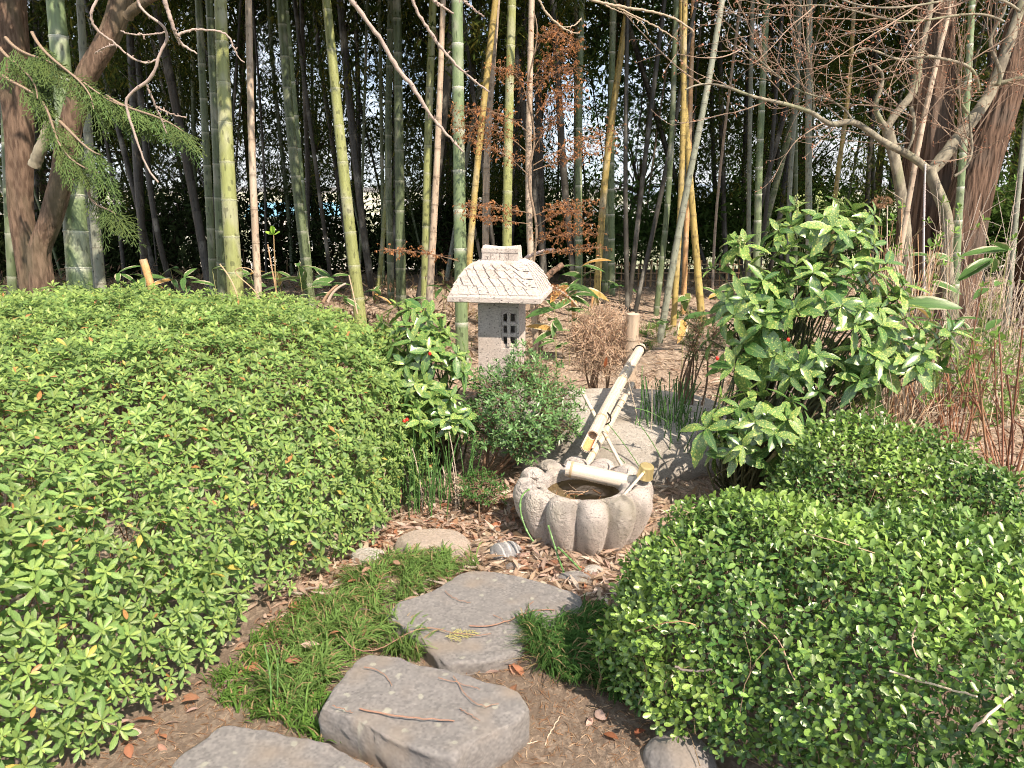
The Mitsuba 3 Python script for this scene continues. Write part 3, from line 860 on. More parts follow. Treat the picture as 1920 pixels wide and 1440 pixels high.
def lantern():
    key = thing('stone_lantern', 'pale speckled granite garden lantern with a carved scale roof, standing behind the low bushes', 'lantern')
    rot = math.radians(-10)
    R = np.array([[math.cos(rot), -math.sin(rot)], [math.sin(rot), math.cos(rot)]])
    g = float(gz(*LAN)) - 0.02

    def at(v):
        v = np.array(v, float)
        v[:, :2] = v[:, :2] @ R.T + LAN
        v[:, 2] -= 0.046
        return v
    H = 0.875                                   # underside of the roof
    a = 0.115
    col = mbox([-a, -a, g], [a, a, H])
    fx0, fx1 = 0.016, 0.104                    # the recessed window, set to the right of the front face
    col -= mbox([fx0, -a - 0.01, 0.60], [fx1, -a + 0.012, 0.815])
    col -= mbox([-0.085, -0.085, 0.56], [0.085, 0.085, 0.84])
    for k in range(3):
        z = 0.622 + k * 0.063
        for q in range(2):
            x = fx0 + 0.009 + q * 0.038
            col -= mbox([x, -a, z], [x + 0.030, -0.08, z + 0.045])
    for k in range(2):
        col -= mbox([-a - 0.01, -0.03, 0.63 + k * 0.07], [-0.08, 0.03, 0.68 + k * 0.07])
    v, f = mani(col)
    part(key, 'column', (at(v), f), 'm_lantern', smooth=False)
    for q in range(2):                          # lattice bars proud of the recess
        pass
    b = B()
    m = mbox([fx0 + 0.033, -a - 0.001, 0.612], [fx0 + 0.049, -0.086, 0.80])
    v, f = mani(m)
    part(key, 'window_bar', (at(v), f), 'm_lantern', smooth=False)
    for k in range(2):
        z = 0.662 + k * 0.063
        v, f = mani(mbox([fx0 + 0.002, -a + 0.004, z + 0.003], [fx1 - 0.002, -0.087, z + 0.021]))
        part(key, 'window_bar', (at(v), f), 'm_lantern', smooth=False)
    v, f = mani(mbox([fx0 - 0.012, -a - 0.004, 0.815], [fx1 + 0.006, -a + 0.002, 0.826]))
    part(key, 'window_lintel', (at(v), f), 'm_lantern', smooth=False)
    v, f = mani(mbox([-0.19, -0.19, g - 0.05], [0.19, 0.19, g + 0.05]))
    part(key, 'base', (at(v), f), 'm_lantern', smooth=False)
    # roof: convex hipped body
    roof = new_key(key + '__roof')
    E, top = 0.252, np.array([0.118, 0.075])
    z0, z1 = H + 0.0, H + 0.205
    prof = [(0.0, 0.0), (0.03, 0.012), (0.235, 0.36), (0.46, 0.65), (0.74, 0.89), (1.0, 1.0)]      # (inward fraction, height fraction)
    rings = []
    for inw, hh in prof:
        ex, ey = E + (top[0] - E) * inw, E + (top[1] - E) * inw
        z = z0 + 0.026 + (z1 - z0 - 0.026) * hh
        n = 12
        s = np.linspace(-1, 1, n, endpoint=False)
        ring = np.concatenate([np.stack([s * ex, -ey + 0 * s], 1), np.stack([ex + 0 * s, s * ey], 1), np.stack([-s * ex, ey + 0 * s], 1), np.stack([-ex + 0 * s, -s * ey], 1)])
        rings.append(np.column_stack([ring, np.full(len(ring), z)]))
    under = rings[0].copy()
    under[:, 2] = z0
    und2 = under * [0.94, 0.94, 1]
    und2[:, 2] = z0 - 0.006
    rings = [und2, under] + rings
    n = len(rings[0])
    v = np.concatenate(rings)
    f = [[i * n + j, i * n + (j + 1) % n, (i + 1) * n + (j + 1) % n, (i + 1) * n + j] for i in range(len(rings) - 1) for j in range(n)]
    v = np.vstack([v, [[0, 0, z0 - 0.006], [0, 0, z1]]])
    tri = [[j, n * 0 + len(v) - 2, (j + 1) % n] for j in range(n)] + [[(len(rings) - 1) * n + j, (len(rings) - 1) * n + (j + 1) % n, len(v) - 1] for j in range(n)]
    f = np.vstack([np.array(f)[:, [0, 1, 2]], np.array(f)[:, [0, 2, 3]], np.array(tri)])
    rng = np.random.default_rng(1)
    put(roof, B().add(at(v), f), 'm_lantern', smooth=35)
    pin, phh = np.array(prof).T
    pr = PchipInterpolator(phh, pin)

    def surf(side, u, h, off):
        """point of a roof face: u from 0 to 1 along the eave, h height fraction"""
        inw = float(pr(np.clip(h, 0, 1)))
        ex, ey = E + (top[0] - E) * inw, E + (top[1] - E) * inw
        z = z0 + 0.026 + (z1 - z0 - 0.026) * h
        s = 2 * u - 1
        p = np.array([[s * ex, -ey], [ex, s * ey], [-s * ex, ey], [-ex, -s * ey]][side])
        nn = np.array([[0, -1], [1, 0], [0, 1], [-1, 0]][side], float)
        return np.array([*(p + nn * off * 0.8), z + off * 0.6])
    hs = [0.06, 0.30, 0.52, 0.73, 0.90]
    for side in range(4):
        for r in range(4):
            m = [9, 8, 7, 6][r] if side % 2 == 0 else [8, 7, 6, 5][r]
            for k in range(m):
                u0, u1 = (k + 0.06) / m, (k + 0.94) / m
                lean = -0.75 / m if r else -0.5 / m
                sl = [(u0, hs[r]), (u1, hs[r]), (np.clip(u1 + lean, 0.004, 0.996), hs[r + 1] + 0.0), (np.clip(u0 + lean, 0.004, 0.996), hs[r + 1])]
                hi = 0.0075 + rng.uniform(-0.001, 0.001)
                lo_ = [surf(side, u, h, -0.004) for u, h in sl]
                hi_ = [surf(side, u, h, o) for (u, h), o in zip(sl, (hi, hi * 0.75, hi * 0.55, hi * 0.8))]
                mid = [surf(side, (sl[0][0] + sl[3][0]) / 2, (hs[r] + hs[r + 1]) / 2, hi), surf(side, (sl[1][0] + sl[2][0]) / 2, (hs[r] + hs[r + 1]) / 2, hi * 0.7)]
                v = np.array(lo_ + hi_ + mid)
                f = [[0, 1, 5], [0, 5, 4], [1, 2, 9], [1, 9, 5], [2, 6, 9], [3, 0, 8], [0, 4, 8], [3, 8, 7], [4, 5, 9], [4, 9, 8], [8, 9, 6], [8, 6, 7], [2, 3, 7], [2, 7, 6]]
                part(roof, 'scale', B().add(at(v), f), 'm_lantern', smooth=False)
    # ridge block with a curved top and a cord line round it
    xs = np.linspace(-0.100, 0.100, 13)
    ridge = []
    for x in xs:
        zt = z1 + 0.068 + 0.10 * x * x / 0.118
        ridge.append([[x * 1.03, -0.066, z1 - 0.004], [x * 1.01, -0.060, z1 + 0.045], [x * 0.99, -0.056, zt - 0.012], [x * 0.98, -0.040, zt], [x * 0.98, 0.040, zt], [x * 0.99, 0.056, zt - 0.012], [x * 1.03, 0.066, z1 - 0.004]])
    v = np.array(ridge).reshape(-1, 3)
    f = [[i * 7 + j, (i + 1) * 7 + j, (i + 1) * 7 + j + 1, i * 7 + j + 1] for i in range(12) for j in range(6)]
    b = B().add(at(v), f)
    for e, o in ((0, 1), (12, -1)):
        q = at(v[e * 7:e * 7 + 7])
        ff = np.array([[0, j, j + 1] for j in range(1, 6)])
        b.add(q, ff[:, ::o])
    part(key, 'ridge', b, 'm_lantern', smooth=30)
    for k in range(4):
        x0 = -0.100 + k * 0.050
        v, f = mani(mbox([x0 + 0.002, -0.0685, z1 + 0.002], [x0 + 0.048, -0.055, z1 + 0.036]))
        part(key, 'ridge_tile', (at(v), f), 'm_lantern', smooth=False)
    v, f = mani(mbox([-0.101, -0.068, z1 + 0.041], [0.101, -0.05, z1 + 0.064]))
    part(key, 'ridge_tile', (at(v), f), 'm_lantern', smooth=False)


lantern()

# ------------------------------------------------------------------ stone water basin
BAS = np.array([0.302, 2.93])


def basin():
    key = thing('stone_basin', 'round granite water basin carved like a many petalled flower', 'basin')
    n, nt = 12, 300
    th = np.linspace(0, 2 * np.pi, nt, endpoint=False)
    prof = np.array([(0.150, 0.0), (0.175, 0.004), (0.215, 0.03), (0.250, 0.08), (0.275, 0.14), (0.283, 0.185), (0.274, 0.222), (0.252, 0.248), (0.222, 0.250), (0.198, 0.234), (0.186, 0.212)])
    prof = prof * [1.055, 1.11]
    s = np.linspace(0, 1, len(prof))
    pr = PchipInterpolator(s, prof)(np.linspace(0, 1, 64))
    z0 = float(gz(*BAS)) - 0.035
    lob = np.abs(np.cos(n * (th - 0.06) / 2)) ** 0.55
    rr, zz = pr[:, 0][:, None], pr[:, 1][:, None]
    depth = np.interp(np.linspace(0, 1, 64), [0, 0.1, 0.3, 0.85, 0.97, 1.0], [0.03, 0.14, 0.21, 0.24, 0.12, 0.0])[:, None]
    # lobes: outwards from the groove, rounded above
    R = np.where(np.arange(64)[:, None] < 52, rr * (1 - depth * (1 - lob)), rr + 0 * lob)
    Z = zz - 0.035 * (1 - lob) * np.interp(np.linspace(0, 1, 64), [0, 0.5, 0.72, 0.9, 1], [0, 0.0, 0.9, 0.55, 0.0])[:, None]
    v = np.stack([R * np.cos(th), R * np.sin(th), Z + 0 * th], -1)
    nz = meshkit.fbm(v * 22, 3, 2) - 0.5
    v = v * (1 + 0.025 * nz[..., None] * np.array([1, 1, 0.4])) + [BAS[0], BAS[1], z0]
    i, j = np.meshgrid(np.arange(63), np.arange(nt), indexing='ij')
    f = np.stack([i * nt + j, i * nt + (j + 1) % nt, (i + 1) * nt + (j + 1) % nt, (i + 1) * nt + j], -1).reshape(-1, 4)
    part(key, 'body', B().add(v, f), 'm_basin')
    rim = np.array([(0.196, 0.20), (0.191, 0.221), (0.186, 0.227), (0.162, 0.2265), (0.154, 0.222), (0.150, 0.212), (0.149, 0.186)]) * [1.055, 1.11]
    v = np.stack([rim[:, :1] * np.cos(th), rim[:, :1] * np.sin(th), rim[:, 1:] + 0 * th], -1)
    v = v + 0.004 * (meshkit.fbm(v * 30, 2, 5) - 0.5)[..., None] * [0.5, 0.5, 1] + [BAS[0], BAS[1], z0]
    i, j = np.meshgrid(np.arange(len(rim) - 1), np.arange(nt), indexing='ij')
    f = np.stack([i * nt + j, i * nt + (j + 1) % nt, (i + 1) * nt + (j + 1) % nt, (i + 1) * nt + j], -1).reshape(-1, 4)
    part(key, 'rim', B().add(v, f), 'm_basin')
    v = np.stack([rim[-1, 0] * np.cos(th), rim[-1, 0] * np.sin(th), 0 * th + 0.186 * 1.11], -1)
    v = np.vstack([v, v * [0.9, 0.9, 1] - [0, 0, 0.085], [[0, 0, 0.085]]]) + [BAS[0], BAS[1], z0]
    k = np.arange(nt)
    f = np.vstack([np.stack([k, (k + 1) % nt, nt + (k + 1) % nt], 1), np.stack([k, nt + (k + 1) % nt, nt + k], 1), np.stack([nt + k, nt + (k + 1) % nt, k * 0 + 2 * nt], 1)])
    part(key, 'bottom', B().add(v, f), 'm_bowl')
    w = np.stack([0.157 * np.cos(th), 0.157 * np.sin(th), 0 * th + 0.192], -1) + [BAS[0], BAS[1], z0]
    struct('water', 'still dark water with twigs in the stone basin', B().add(np.vstack([w, w.mean(0)]), np.stack([k, (k + 1) % nt, k * 0 + nt], 1)), 'm_water')
    rng = np.random.default_rng(8)
    for q in range(13):                        # sunken twigs and needles
        a, b_ = rng.uniform(0, 6.28), rng.uniform(0, 6.28)
        r_ = rng.uniform(0.03, 0.13)
        c = np.array([BAS[0] + r_ * math.cos(a), BAS[1] + r_ * math.sin(a), z0 + rng.uniform(0.182, 0.196)])
        d = np.array([math.cos(b_), math.sin(b_), 0]) * rng.uniform(0.02, 0.06)
        p = spline([c - d, c + rng.normal(0, 0.008, 3) * [1, 1, 0.1], c + d], 7)
        cc = p - [BAS[0], BAS[1], 0]
        rad = np.linalg.norm(cc[:, :2], axis=1)
        p[:, :2] = BAS + cc[:, :2] * np.minimum(1, 0.142 / np.maximum(rad, 1e-6))[:, None]
        tv, tf = tubes(p, rng.uniform(0.0009, 0.0018), 4)
        k_ = thing('floating_twig', 'fine reddish twig floating in the dark basin water', 'twig', 'twigs floating in the basin water')
        put(k_, B().add(tv, tf, c=(0.34, 0.17, 0.08) if q % 3 else (0.6, 0.45, 0.3)), 'm_twig', col=True)
    return z0


Z0B = basin()


def pole(key, a, b_, r0, r1, nodes, hollow0=False, hollow1=False, name='pole', sides=18, bow=0.0):
    """a cut bamboo pole as a part, with its nodes as parts"""
    a, b_ = np.asarray(a, float), np.asarray(b_, float)
    K = 24
    t = np.linspace(0, 1, K)
    L = np.linalg.norm(b_ - a)
    p = a * (1 - t[:, None]) + b_ * t[:, None]
    p[:, 2] += bow * np.sin(t * np.pi)
    r = r0 + (r1 - r0) * t
    for n in nodes:
        r = r * (1 + 0.05 * np.exp(-((t - n) * L / 0.008) ** 2))
    v, q = tubes(p, r, sides)
    uv = np.stack([np.repeat(t * L, sides), np.tile(np.arange(sides) / sides, K)], -1)
    b = B().add(v, q[:, ::-1] if False else q, uv)
    for end, h, o in ((0, hollow0, 1), (K - 1, hollow1, -1)):
        ring = v[end * sides:(end + 1) * sides]
        c = ring.mean(0)
        j = np.arange(sides)
        if h:
            inn = c + (ring - c) * 0.80
            deep = inn + unit(b_ - a) * (0.07 * o)
            b.add(np.vstack([ring, inn, deep, deep.mean(0)[None]]), np.vstack([np.stack([j, (j + 1) % sides, sides + (j + 1) % sides], 1), np.stack([j, sides + (j + 1) % sides, sides + j], 1),
                  np.stack([sides + j, sides + (j + 1) % sides, 2 * sides + (j + 1) % sides], 1), np.stack([sides + j, 2 * sides + (j + 1) % sides, 2 * sides + j], 1), np.stack([2 * sides + j, 2 * sides + (j + 1) % sides, 0 * j + 3 * sides], 1)]))
        else:
            b.add(np.vstack([ring, c[None]]), np.stack([j, (j + 1) % sides, 0 * j + sides], 1))
    part(key, name, b, 'm_pale', uv=True, smooth=True)
    for n in nodes:
        c = a * (1 - n) + b_ * n + np.array([0, 0, bow * math.sin(n * math.pi)])
        rr = (r0 + (r1 - r0) * n) * 1.05
        tt = unit(b_ - a)
        v, f = tubes(np.array([c - tt * 0.006, c - tt * 0.002, c + tt * 0.002, c + tt * 0.006]), np.array([rr * 0.97, rr * 1.04, rr * 1.04, rr * 0.97]), sides)
        part(key, 'node_ring', B().add(v, f, c=(0.40, 0.30, 0.2)), 'm_twig', col=True)


# cover pole lying across the basin
def cover():
    key = thing('bamboo_cover_pole', 'short thick straw coloured bamboo piece lying across the back of the basin', 'bamboo pole')
    a, b_ = P(1062, 876, 3.02), P(1200, 908, 2.93)
    a[2] = b_[2] = max(a[2], Z0B + 0.262)
    a, b_ = P(1062, 878, 3.03), P(1203, 910, 2.96)
    pole(key, a, b_, 0.034, 0.0335, [0.07, 0.93], hollow0=True, hollow1=True)
    return a, b_


CVA, CVB = cover()


def ladle():
    key = thing('ladle', 'brass coloured water ladle lying upturned on the basin with a pale bamboo handle', 'ladle')
    c = P(1211, 884, 2.90)
    ax = unit([0.12, -0.20, 1.0])
    a = unit(np.cross(ax, [0, 1, 0]))
    b_ = np.cross(ax, a)
    prof = [(0.0, 0.030), (0.020, 0.0305), (0.028, 0.028), (0.0305, 0.024), (0.033, -0.022), (0.0355, -0.026), (0.0345, -0.028), (0.0315, -0.024), (0.029, 0.022), (0.0, 0.027)]
    th = np.linspace(0, 2 * np.pi, 32, endpoint=False)
    v = np.concatenate([c + ax * h + r * (np.cos(th)[:, None] * a + np.sin(th)[:, None] * b_) for r, h in prof])
    f = [[i * 32 + j, i * 32 + (j + 1) % 32, (i + 1) * 32 + (j + 1) % 32, (i + 1) * 32 + j] for i in range(len(prof) - 1) for j in range(32)]
    part(key, 'cup', B().add(v, f), 'm_brass', smooth=40)
    p = spline([P(1207, 886, 2.875), P(1180, 917, 2.80), P(1146, 954, 2.71)], 14)
    tv, tf = capped(p, np.linspace(0.0065, 0.0052, 14), 8)
    part(key, 'handle', B().add(tv, tf, uv=np.stack([np.linspace(0, 1, len(tv)), np.arange(len(tv)) % 8 / 8.0], -1)), 'm_pale', uv=True)
    tv, tf = capped(np.array([p[0] - unit(p[1] - p[0]) * 0.012, p[0] + unit(p[1] - p[0]) * 0.006]), 0.009, 8)
    part(key, 'socket', B().add(tv, tf), 'm_brass')


ladle()


# wooden post, bamboo water spout and its crossed support poles
def cord(key, c, t, r, turns=4, tail=0.06, seed=0):
    rng = np.random.default_rng(seed)
    a = unit(np.cross(t, [0, 0, 1]))
    b_ = np.cross(a, t)
    th = np.linspace(0, 2 * np.pi * turns, 30 * turns)
    p = c + r * (np.cos(th)[:, None] * a + np.sin(th)[:, None] * b_) + np.linspace(-0.006, 0.006, len(th))[:, None] * t
    v, f = tubes(p, 0.0026, 5)
    b = B().add(v, f)
    k = c + r * 1.05 * unit(a * 0.9 + b_ * 0.1 * 1)
    m = blob(k, (0.009, 0.009, 0.008), seed, sub=2)
    b.add(*m)
    for q in range(4):
        e = k + np.array([rng.uniform(0.01, 0.04), rng.uniform(-0.02, 0.01), -tail * rng.uniform(0.5, 1.0)])
        tv, tf = tubes(spline([k, (k + e) / 2 + rng.normal(0, 0.008, 3), e], 6), 0.0018, 4)
        b.add(tv, tf)
    part(key, 'cord', b, 'm_cord')


SP_A, SP_B = P(1202, 652, 4.36), P(1100, 838, 3.13)


def spout():
    post = thing('wooden_post', 'weathered greyish brown round post behind the twiggy bush', 'post')
    x = P(1186, 600, 4.46)
    g = float(gz(x[0], x[1])) - 0.05
    pts = [[x[0], x[1], g], [x[0] - 0.004, x[1], g + 0.35], [x[0] + 0.002, x[1], P(1186, 590, 4.46)[2]]]
    m, fr, _ = culm_mesh([np.array(q, float) for q in pts], [0.043, 0.042, 0.041], 0.30, 0.26, 3, 24)
    part(post, 'shaft', m, 'm_culm', uv=True)
    for c, t, r in fr:
        part(post, 'node_ring', ring_mesh(c, t, r, 3), 'm_culm', uv=True)
    v, f = capped(np.array([np.array(pts[-1]) - [0, 0, 0.004], np.array(pts[-1]) + [0, 0, 0.004]], float), 0.039, 20)
    part(post, 'cut_end', B().add(v, f, c=(0.48, 0.38, 0.30)), 'm_twig', col=True, smooth=False)
    key = thing('bamboo_water_spout', 'long pale sun bleached bamboo spout sloping from the post down towards the basin', 'water spout')
    a, b_ = SP_A, SP_B
    d = unit(b_ - a)
    cut = a + (b_ - a) * 0.915
    pole(key, a, cut, 0.0275, 0.028, [0.02, 0.47, 0.86], hollow0=False, hollow1=True, name='pipe', sides=24, bow=0.015)
    # the open trough at the mouth: lower half of the pipe, orange inside
    K, r = 10, 0.028
    side = unit(np.cross(d, [0, 0, 1]))
    up = np.cross(side, d)
    v, uv = [], []
    L = np.linalg.norm(b_ - cut)
    for k in range(K):
        t = k / (K - 1)
        half = math.radians(100 - 14 * t)
        th = np.linspace(-half, half, 15)
        c = cut + d * L * t - np.array([0, 0, 0.0])
        for rr, o in ((r, 1), (r * 0.80, -1)):
            for q in th[::o]:
                v.append(c + rr * (math.sin(q) * side - math.cos(q) * up))
                uv.append([t * L, q / 6.28 + (0 if o > 0 else 0.3)])
    n = 30
    f = [[i * n + j, i * n + (j + 1) % n, (i + 1) * n + (j + 1) % n, (i + 1) * n + j] for i in range(K - 1) for j in range(n)]
    c0 = len(v)
    b = B().add(v, f, uv)
    part(key, 'mouth', b, 'm_pale', uv=True, smooth=40)
    iv, iff = [], []
    for k in range(K):
        t = k / (K - 1)
        th = np.linspace(-1.45 + 0.2 * t, 1.45 - 0.2 * t, 11)
        c = cut + d * L * (t * 0.98 - 0.02)
        iv += [c + r * 0.785 * (math.sin(q) * side - math.cos(q) * up) for q in th]
    iff = [[i * 11 + j, i * 11 + j + 1, (i + 1) * 11 + j + 1, (i + 1) * 11 + j] for i in range(K - 1) for j in range(10)]
    part(key, 'mouth_lining', B().add(iv, iff, c=(0.62, 0.33, 0.15)), 'm_twig', col=True)
    cord(key, a + d * 0.05, d, 0.032, 3, 0.10, 1)
    cr = a + (b_ - a) * 0.76
    cord(key, cr + np.array([0.006, 0, -0.004]), d, 0.033, 4, 0.09, 2)
    k2 = thing('support_pole', 'thicker tan bamboo prop running along underneath the spout', 'prop')
    pole(k2, P(1185, 720, 3.95), P(1096, 868, 3.24) - [0, 0, 0.03], 0.017, 0.017, [0.25, 0.62, 0.85], sides=14)
    k3 = thing('support_pole', 'thin pale stick crossing behind the spout down to the right rim of the basin', 'prop')
    pole(k3, P(1089, 730, 3.62), P(1166, 874, 3.22), 0.0095, 0.009, [0.3, 0.66], sides=10)


spout()


# ------------------------------------------------------------------ rocks and stepping stones
def rock(label, c, r, bsdf, seed, cat='rock', name='rock', rot=0.0, **k):
    key = thing(name, label, cat)
    v, f = blob((0, 0, 0), r, seed, **k)
    a = math.radians(rot)
    R = np.array([[math.cos(a), -math.sin(a), 0], [math.sin(a), math.cos(a), 0], [0, 0, 1]])
    put(key, B().add(v @ R.T + np.asarray(c), f), bsdf)
    return key


bc = P(1195, 800, 3.86)
rock('broad flat topped grey boulder behind the basin', [0.62, 3.98, 0.0], (0.70, 0.55, 0.40), 'm_boulder', 3, cat='boulder', name='boulder', amp=0.10, sub=5, k=1.4, flat=0.55, amp2=0.035)


def stepping(label, outline, z_top, thick, seed, tilt=(0, 0)):
    key = thing('stepping_stone', label, 'stepping stone')
    o = np.array([G(x, y, z_top)[:2] for x, y in outline])
    c = np.array(shapely.Polygon(o).centroid.coords[0])
    closed = np.vstack([o, o[:1]])
    s = np.concatenate([[0], np.cumsum(np.linalg.norm(np.diff(closed, axis=0), axis=1))])
    n = 140
    t = np.linspace(0, s[-1], n, endpoint=False)
    q = PchipInterpolator(s, closed)(t) - c
    q = 0.25 * np.roll(q, 1, 0) + 0.5 * q + 0.25 * np.roll(q, -1, 0)
    rows = [(0.02, 0), (0.2, 0), (0.4, 0), (0.6, 0), (0.75, 0), (0.86, 0), (0.93, 0), (0.965, -0.001), (0.985, -0.004), (0.996, -0.010), (1.003, -0.020), (1.008, -0.04), (1.014, -thick * 0.5), (1.01, -thick * 0.75), (1.0, -thick), (0.98, -thick - 0.06)]
    v = np.array([[*(q[j] * k), z] for k, z in rows for j in range(n)])
    side = np.repeat([1.0 if z < -0.008 else 0.5 if z < 0 else 0.25 for k, z in rows], n)
    v2 = v * [1, 1, 1]
    v2[:, :2] += (meshkit.fbm(v * [14, 14, 34] + seed, 4, seed)[:, None] - 0.5) * side[:, None] * 0.036 * unit(v[:, :2])
    v2[:, :2] += (meshkit.fbm(v * [48, 48, 60] + seed, 2, seed + 1)[:, None] - 0.5) * np.where(side > 0.3, 1, 0)[:, None] * 0.012 * unit(v[:, :2])
    v2[:, 2] += (meshkit.fbm(v * [9, 9, 0] + seed * 2, 4, seed + 3) - 0.5) * 0.022 + v[:, 0] * tilt[0] + v[:, 1] * tilt[1]
    v2 += [c[0], c[1], z_top]
    m = len(rows)
    f = [[(i + 1) * n + j, (i + 1) * n + (j + 1) % n, i * n + (j + 1) % n, i * n + j] for i in range(m - 1) for j in range(n)]
    v2 = np.vstack([v2, v2[:n].mean(0)[None]])
    tri = np.array([[j, (j + 1) % n, len(v2) - 1] for j in range(n)])
    f = np.array(f)
    put(key, B().add(v2, np.vstack([f[:, [0, 1, 2]], f[:, [0, 2, 3]], tri])), 'm_slab', smooth=28)
    return key


stepping('flat grey stepping stone cut off by the bottom edge of the picture', [(305, 1452), (330, 1425), (375, 1388), (425, 1360), (480, 1360), (535, 1372), (600, 1386), (655, 1414), (700, 1440), (735, 1475), (700, 1560), (560, 1640), (400, 1620), (320, 1540)], 0.05, 0.09, 1)
stepping('thick grey stepping stone with a sharp front corner, middle of the three', [(598, 1324), (618, 1296), (645, 1262), (685, 1228), (722, 1226), (780, 1243), (860, 1262), (930, 1283), (978, 1303), (990, 1326), (965, 1354), (915, 1380), (872, 1404), (850, 1424), (800, 1410), (740, 1388), (670, 1354)], 0.115, 0.13, 2)
stepping('large diamond shaped grey stepping stone nearest the basin', [(722, 1152), (742, 1132), (800, 1112), (835, 1092), (858, 1074), (900, 1068), (960, 1076), (1040, 1096), (1092, 1118), (1098, 1142), (1062, 1166), (1000, 1190), (972, 1216), (930, 1238), (884, 1244), (842, 1246), (808, 1218), (762, 1178)], 0.06, 0.075, 3)
g_ = lambda x, y, z=0.0: G(x, y, z)
p = g_(812, 1020, 0.03)
rock('rounded brownish stone behind the grass tuft left of the basin', [p[0], p[1], 0.0], (0.155, 0.10, 0.10), 'm_cobble', 11, name='stone', cat='stone', amp=0.08, flat=0.6)
p = g_(948, 1034, 0.02)
rock('grey stone with pale stripes at the left foot of the basin', [p[0], p[1], 0.0], (0.070, 0.060, 0.058), 'm_vein', 12, name='stone', cat='stone', amp=0.14)
p = g_(965, 1064, 0.01)
rock('small smooth dark grey pebble touching the back of the diamond stepping stone', [p[0], p[1], -0.005], (0.043, 0.035, 0.034), 'm_slab', 13, name='stone', cat='stone', amp=0.08)
p = g_(1075, 1086, 0.01)
rock('flat grey stone in front of the basin beside the boxwood', [p[0], p[1], -0.005], (0.075, 0.055, 0.040), 'm_slab', 14, name='stone', cat='stone', amp=0.1)
p = g_(1112, 1070, 0.01)
rock('small greenish stone tucked under the front of the basin', [p[0], p[1], -0.005], (0.045, 0.035, 0.035), 'm_boulder', 15, name='stone', cat='stone', amp=0.12)
p = g_(690, 1040, 0.01)
rock('half buried greenish stone at the foot of the azalea hedge', [p[0], p[1], -0.01], (0.075, 0.05, 0.045), 'm_boulder', 16, name='stone', cat='stone', amp=0.12)
p = g_(1275, 1425, 0.02)
rock('dark grey stone in the shade under the boxwood at the bottom of the picture', [p[0], p[1], -0.01], (0.095, 0.10, 0.085), 'm_slab', 17, name='stone', cat='stone', amp=0.08)
p = g_(700, 985, 0.01)
rock('pale stone lying in the shade behind the azalea hedge foot', [p[0], p[1], 0.0], (0.06, 0.05, 0.04), 'm_cobble', 18, name='stone', cat='stone', amp=0.12)


# ------------------------------------------------------------------ clipped hedges
def hedge_surface(rng, poly, H, R, spacing, power=2.4, bump=0.05, seed=0, lowest=0.05, crown=0.0, wide=1.5):
    """random points and normals on a mounded hedge over a footprint"""
    pg = shapely.Polygon(poly)
    x0, y0, x1, y1 = pg.bounds
    ring = pg.exterior

    def height(xy):
        pt = shapely.points(xy)
        inside = shapely.contains(pg, pt)
        d = shapely.distance(ring, pt)
        t = np.clip(d / R, 0, 1)
        q = np.column_stack([xy * 2.3, np.zeros(len(xy))])
        h = H * (1 - (1 - t) ** power) ** (1 / power) + bump * 2 * (meshkit.fbm(q, 3, seed) - 0.5) * sstep(0, 0.5, t) + crown * sstep(0.0, wide, d)
        return np.where(inside, np.maximum(h, 0), 0), inside
    n = int((x1 - x0) * (y1 - y0) / spacing ** 2 * 14)
    xy = rng.uniform([x0, y0], [x1, y1], (n, 2))
    h, ins = height(xy)
    e = 0.01
    gx = (height(xy + [e, 0])[0] - height(xy - [e, 0])[0]) / (2 * e)
    gy = (height(xy + [0, e])[0] - height(xy - [0, e])[0]) / (2 * e)
    slope = np.sqrt(1 + np.minimum(gx ** 2 + gy ** 2, 30))
    keep = ins & (rng.uniform(0, 1, n) < slope / 5.5) & (h > lowest)
    p = np.column_stack([xy, h + gz(xy[:, 0], xy[:, 1])])[keep]
    nn = unit(np.column_stack([-gx, -gy, np.ones(n)]))[keep]
    k = thin(p, spacing, rng)
    return p[k], nn[k]


def stems_to(rng, tips, nrm, depth, ground_bias, rad, K=5):
    """woody stems from low inside the bush out to the tips"""
    base = tips.copy()
    base[:, :2] -= nrm[:, :2] * depth + rng.normal(0, depth * 0.35, (len(tips), 2))
    base[:, 2] = base[:, 2] * ground_bias
    t = np.linspace(0, 1, K)[None, :, None]
    mid = rng.normal(0, 0.02, (len(tips), 1, 3)) * np.sin(t * np.pi)
    return tubes(base[:, None] * (1 - t) + (tips - nrm * 0.005)[:, None] * t + mid, np.linspace(rad, rad * 0.45, K)[None], 3)


def shrub(key, tpl, groups, bsdf, leaf_name, nparts=300):
    """groups: list of (verts (n, k, m, 3), cols (n, k, 3), penalty); the visible rosettes nearest the camera become parts, the rest one part"""
    near, rest = [], B()
    tpl_of = tpl if isinstance(tpl, list) else [tpl] * len(groups)
    for gi, (vs, cs, pen) in enumerate(groups):
        c = vs.mean((1, 2))
        d = np.linalg.norm(c - EYE, axis=1) + pen
        near += [(x, gi, i) for i, x in enumerate(np.where(seen(c, -0.01), d, 99))]
    near = [q for q in sorted(near)[:nparts] if q[0] < 90]
    for d, gi, i in near:
        part(key, leaf_name, B().add(*leaf_block(tpl_of[gi], groups[gi][0][i], groups[gi][1][i])), bsdf, col=True)
    for gi, (vs, cs, pen) in enumerate(groups):
        o = np.setdiff1d(np.arange(len(vs)), [i for d, g, i in near if g == gi])
        if len(o):
            rest.add(*leaf_block(tpl_of[gi], vs[o].reshape(-1, vs.shape[2], 3), cs[o].reshape(-1, 3)))
    if rest.n:
        part(key, 'leaves', rest, bsdf, col=True, kind='stuff')


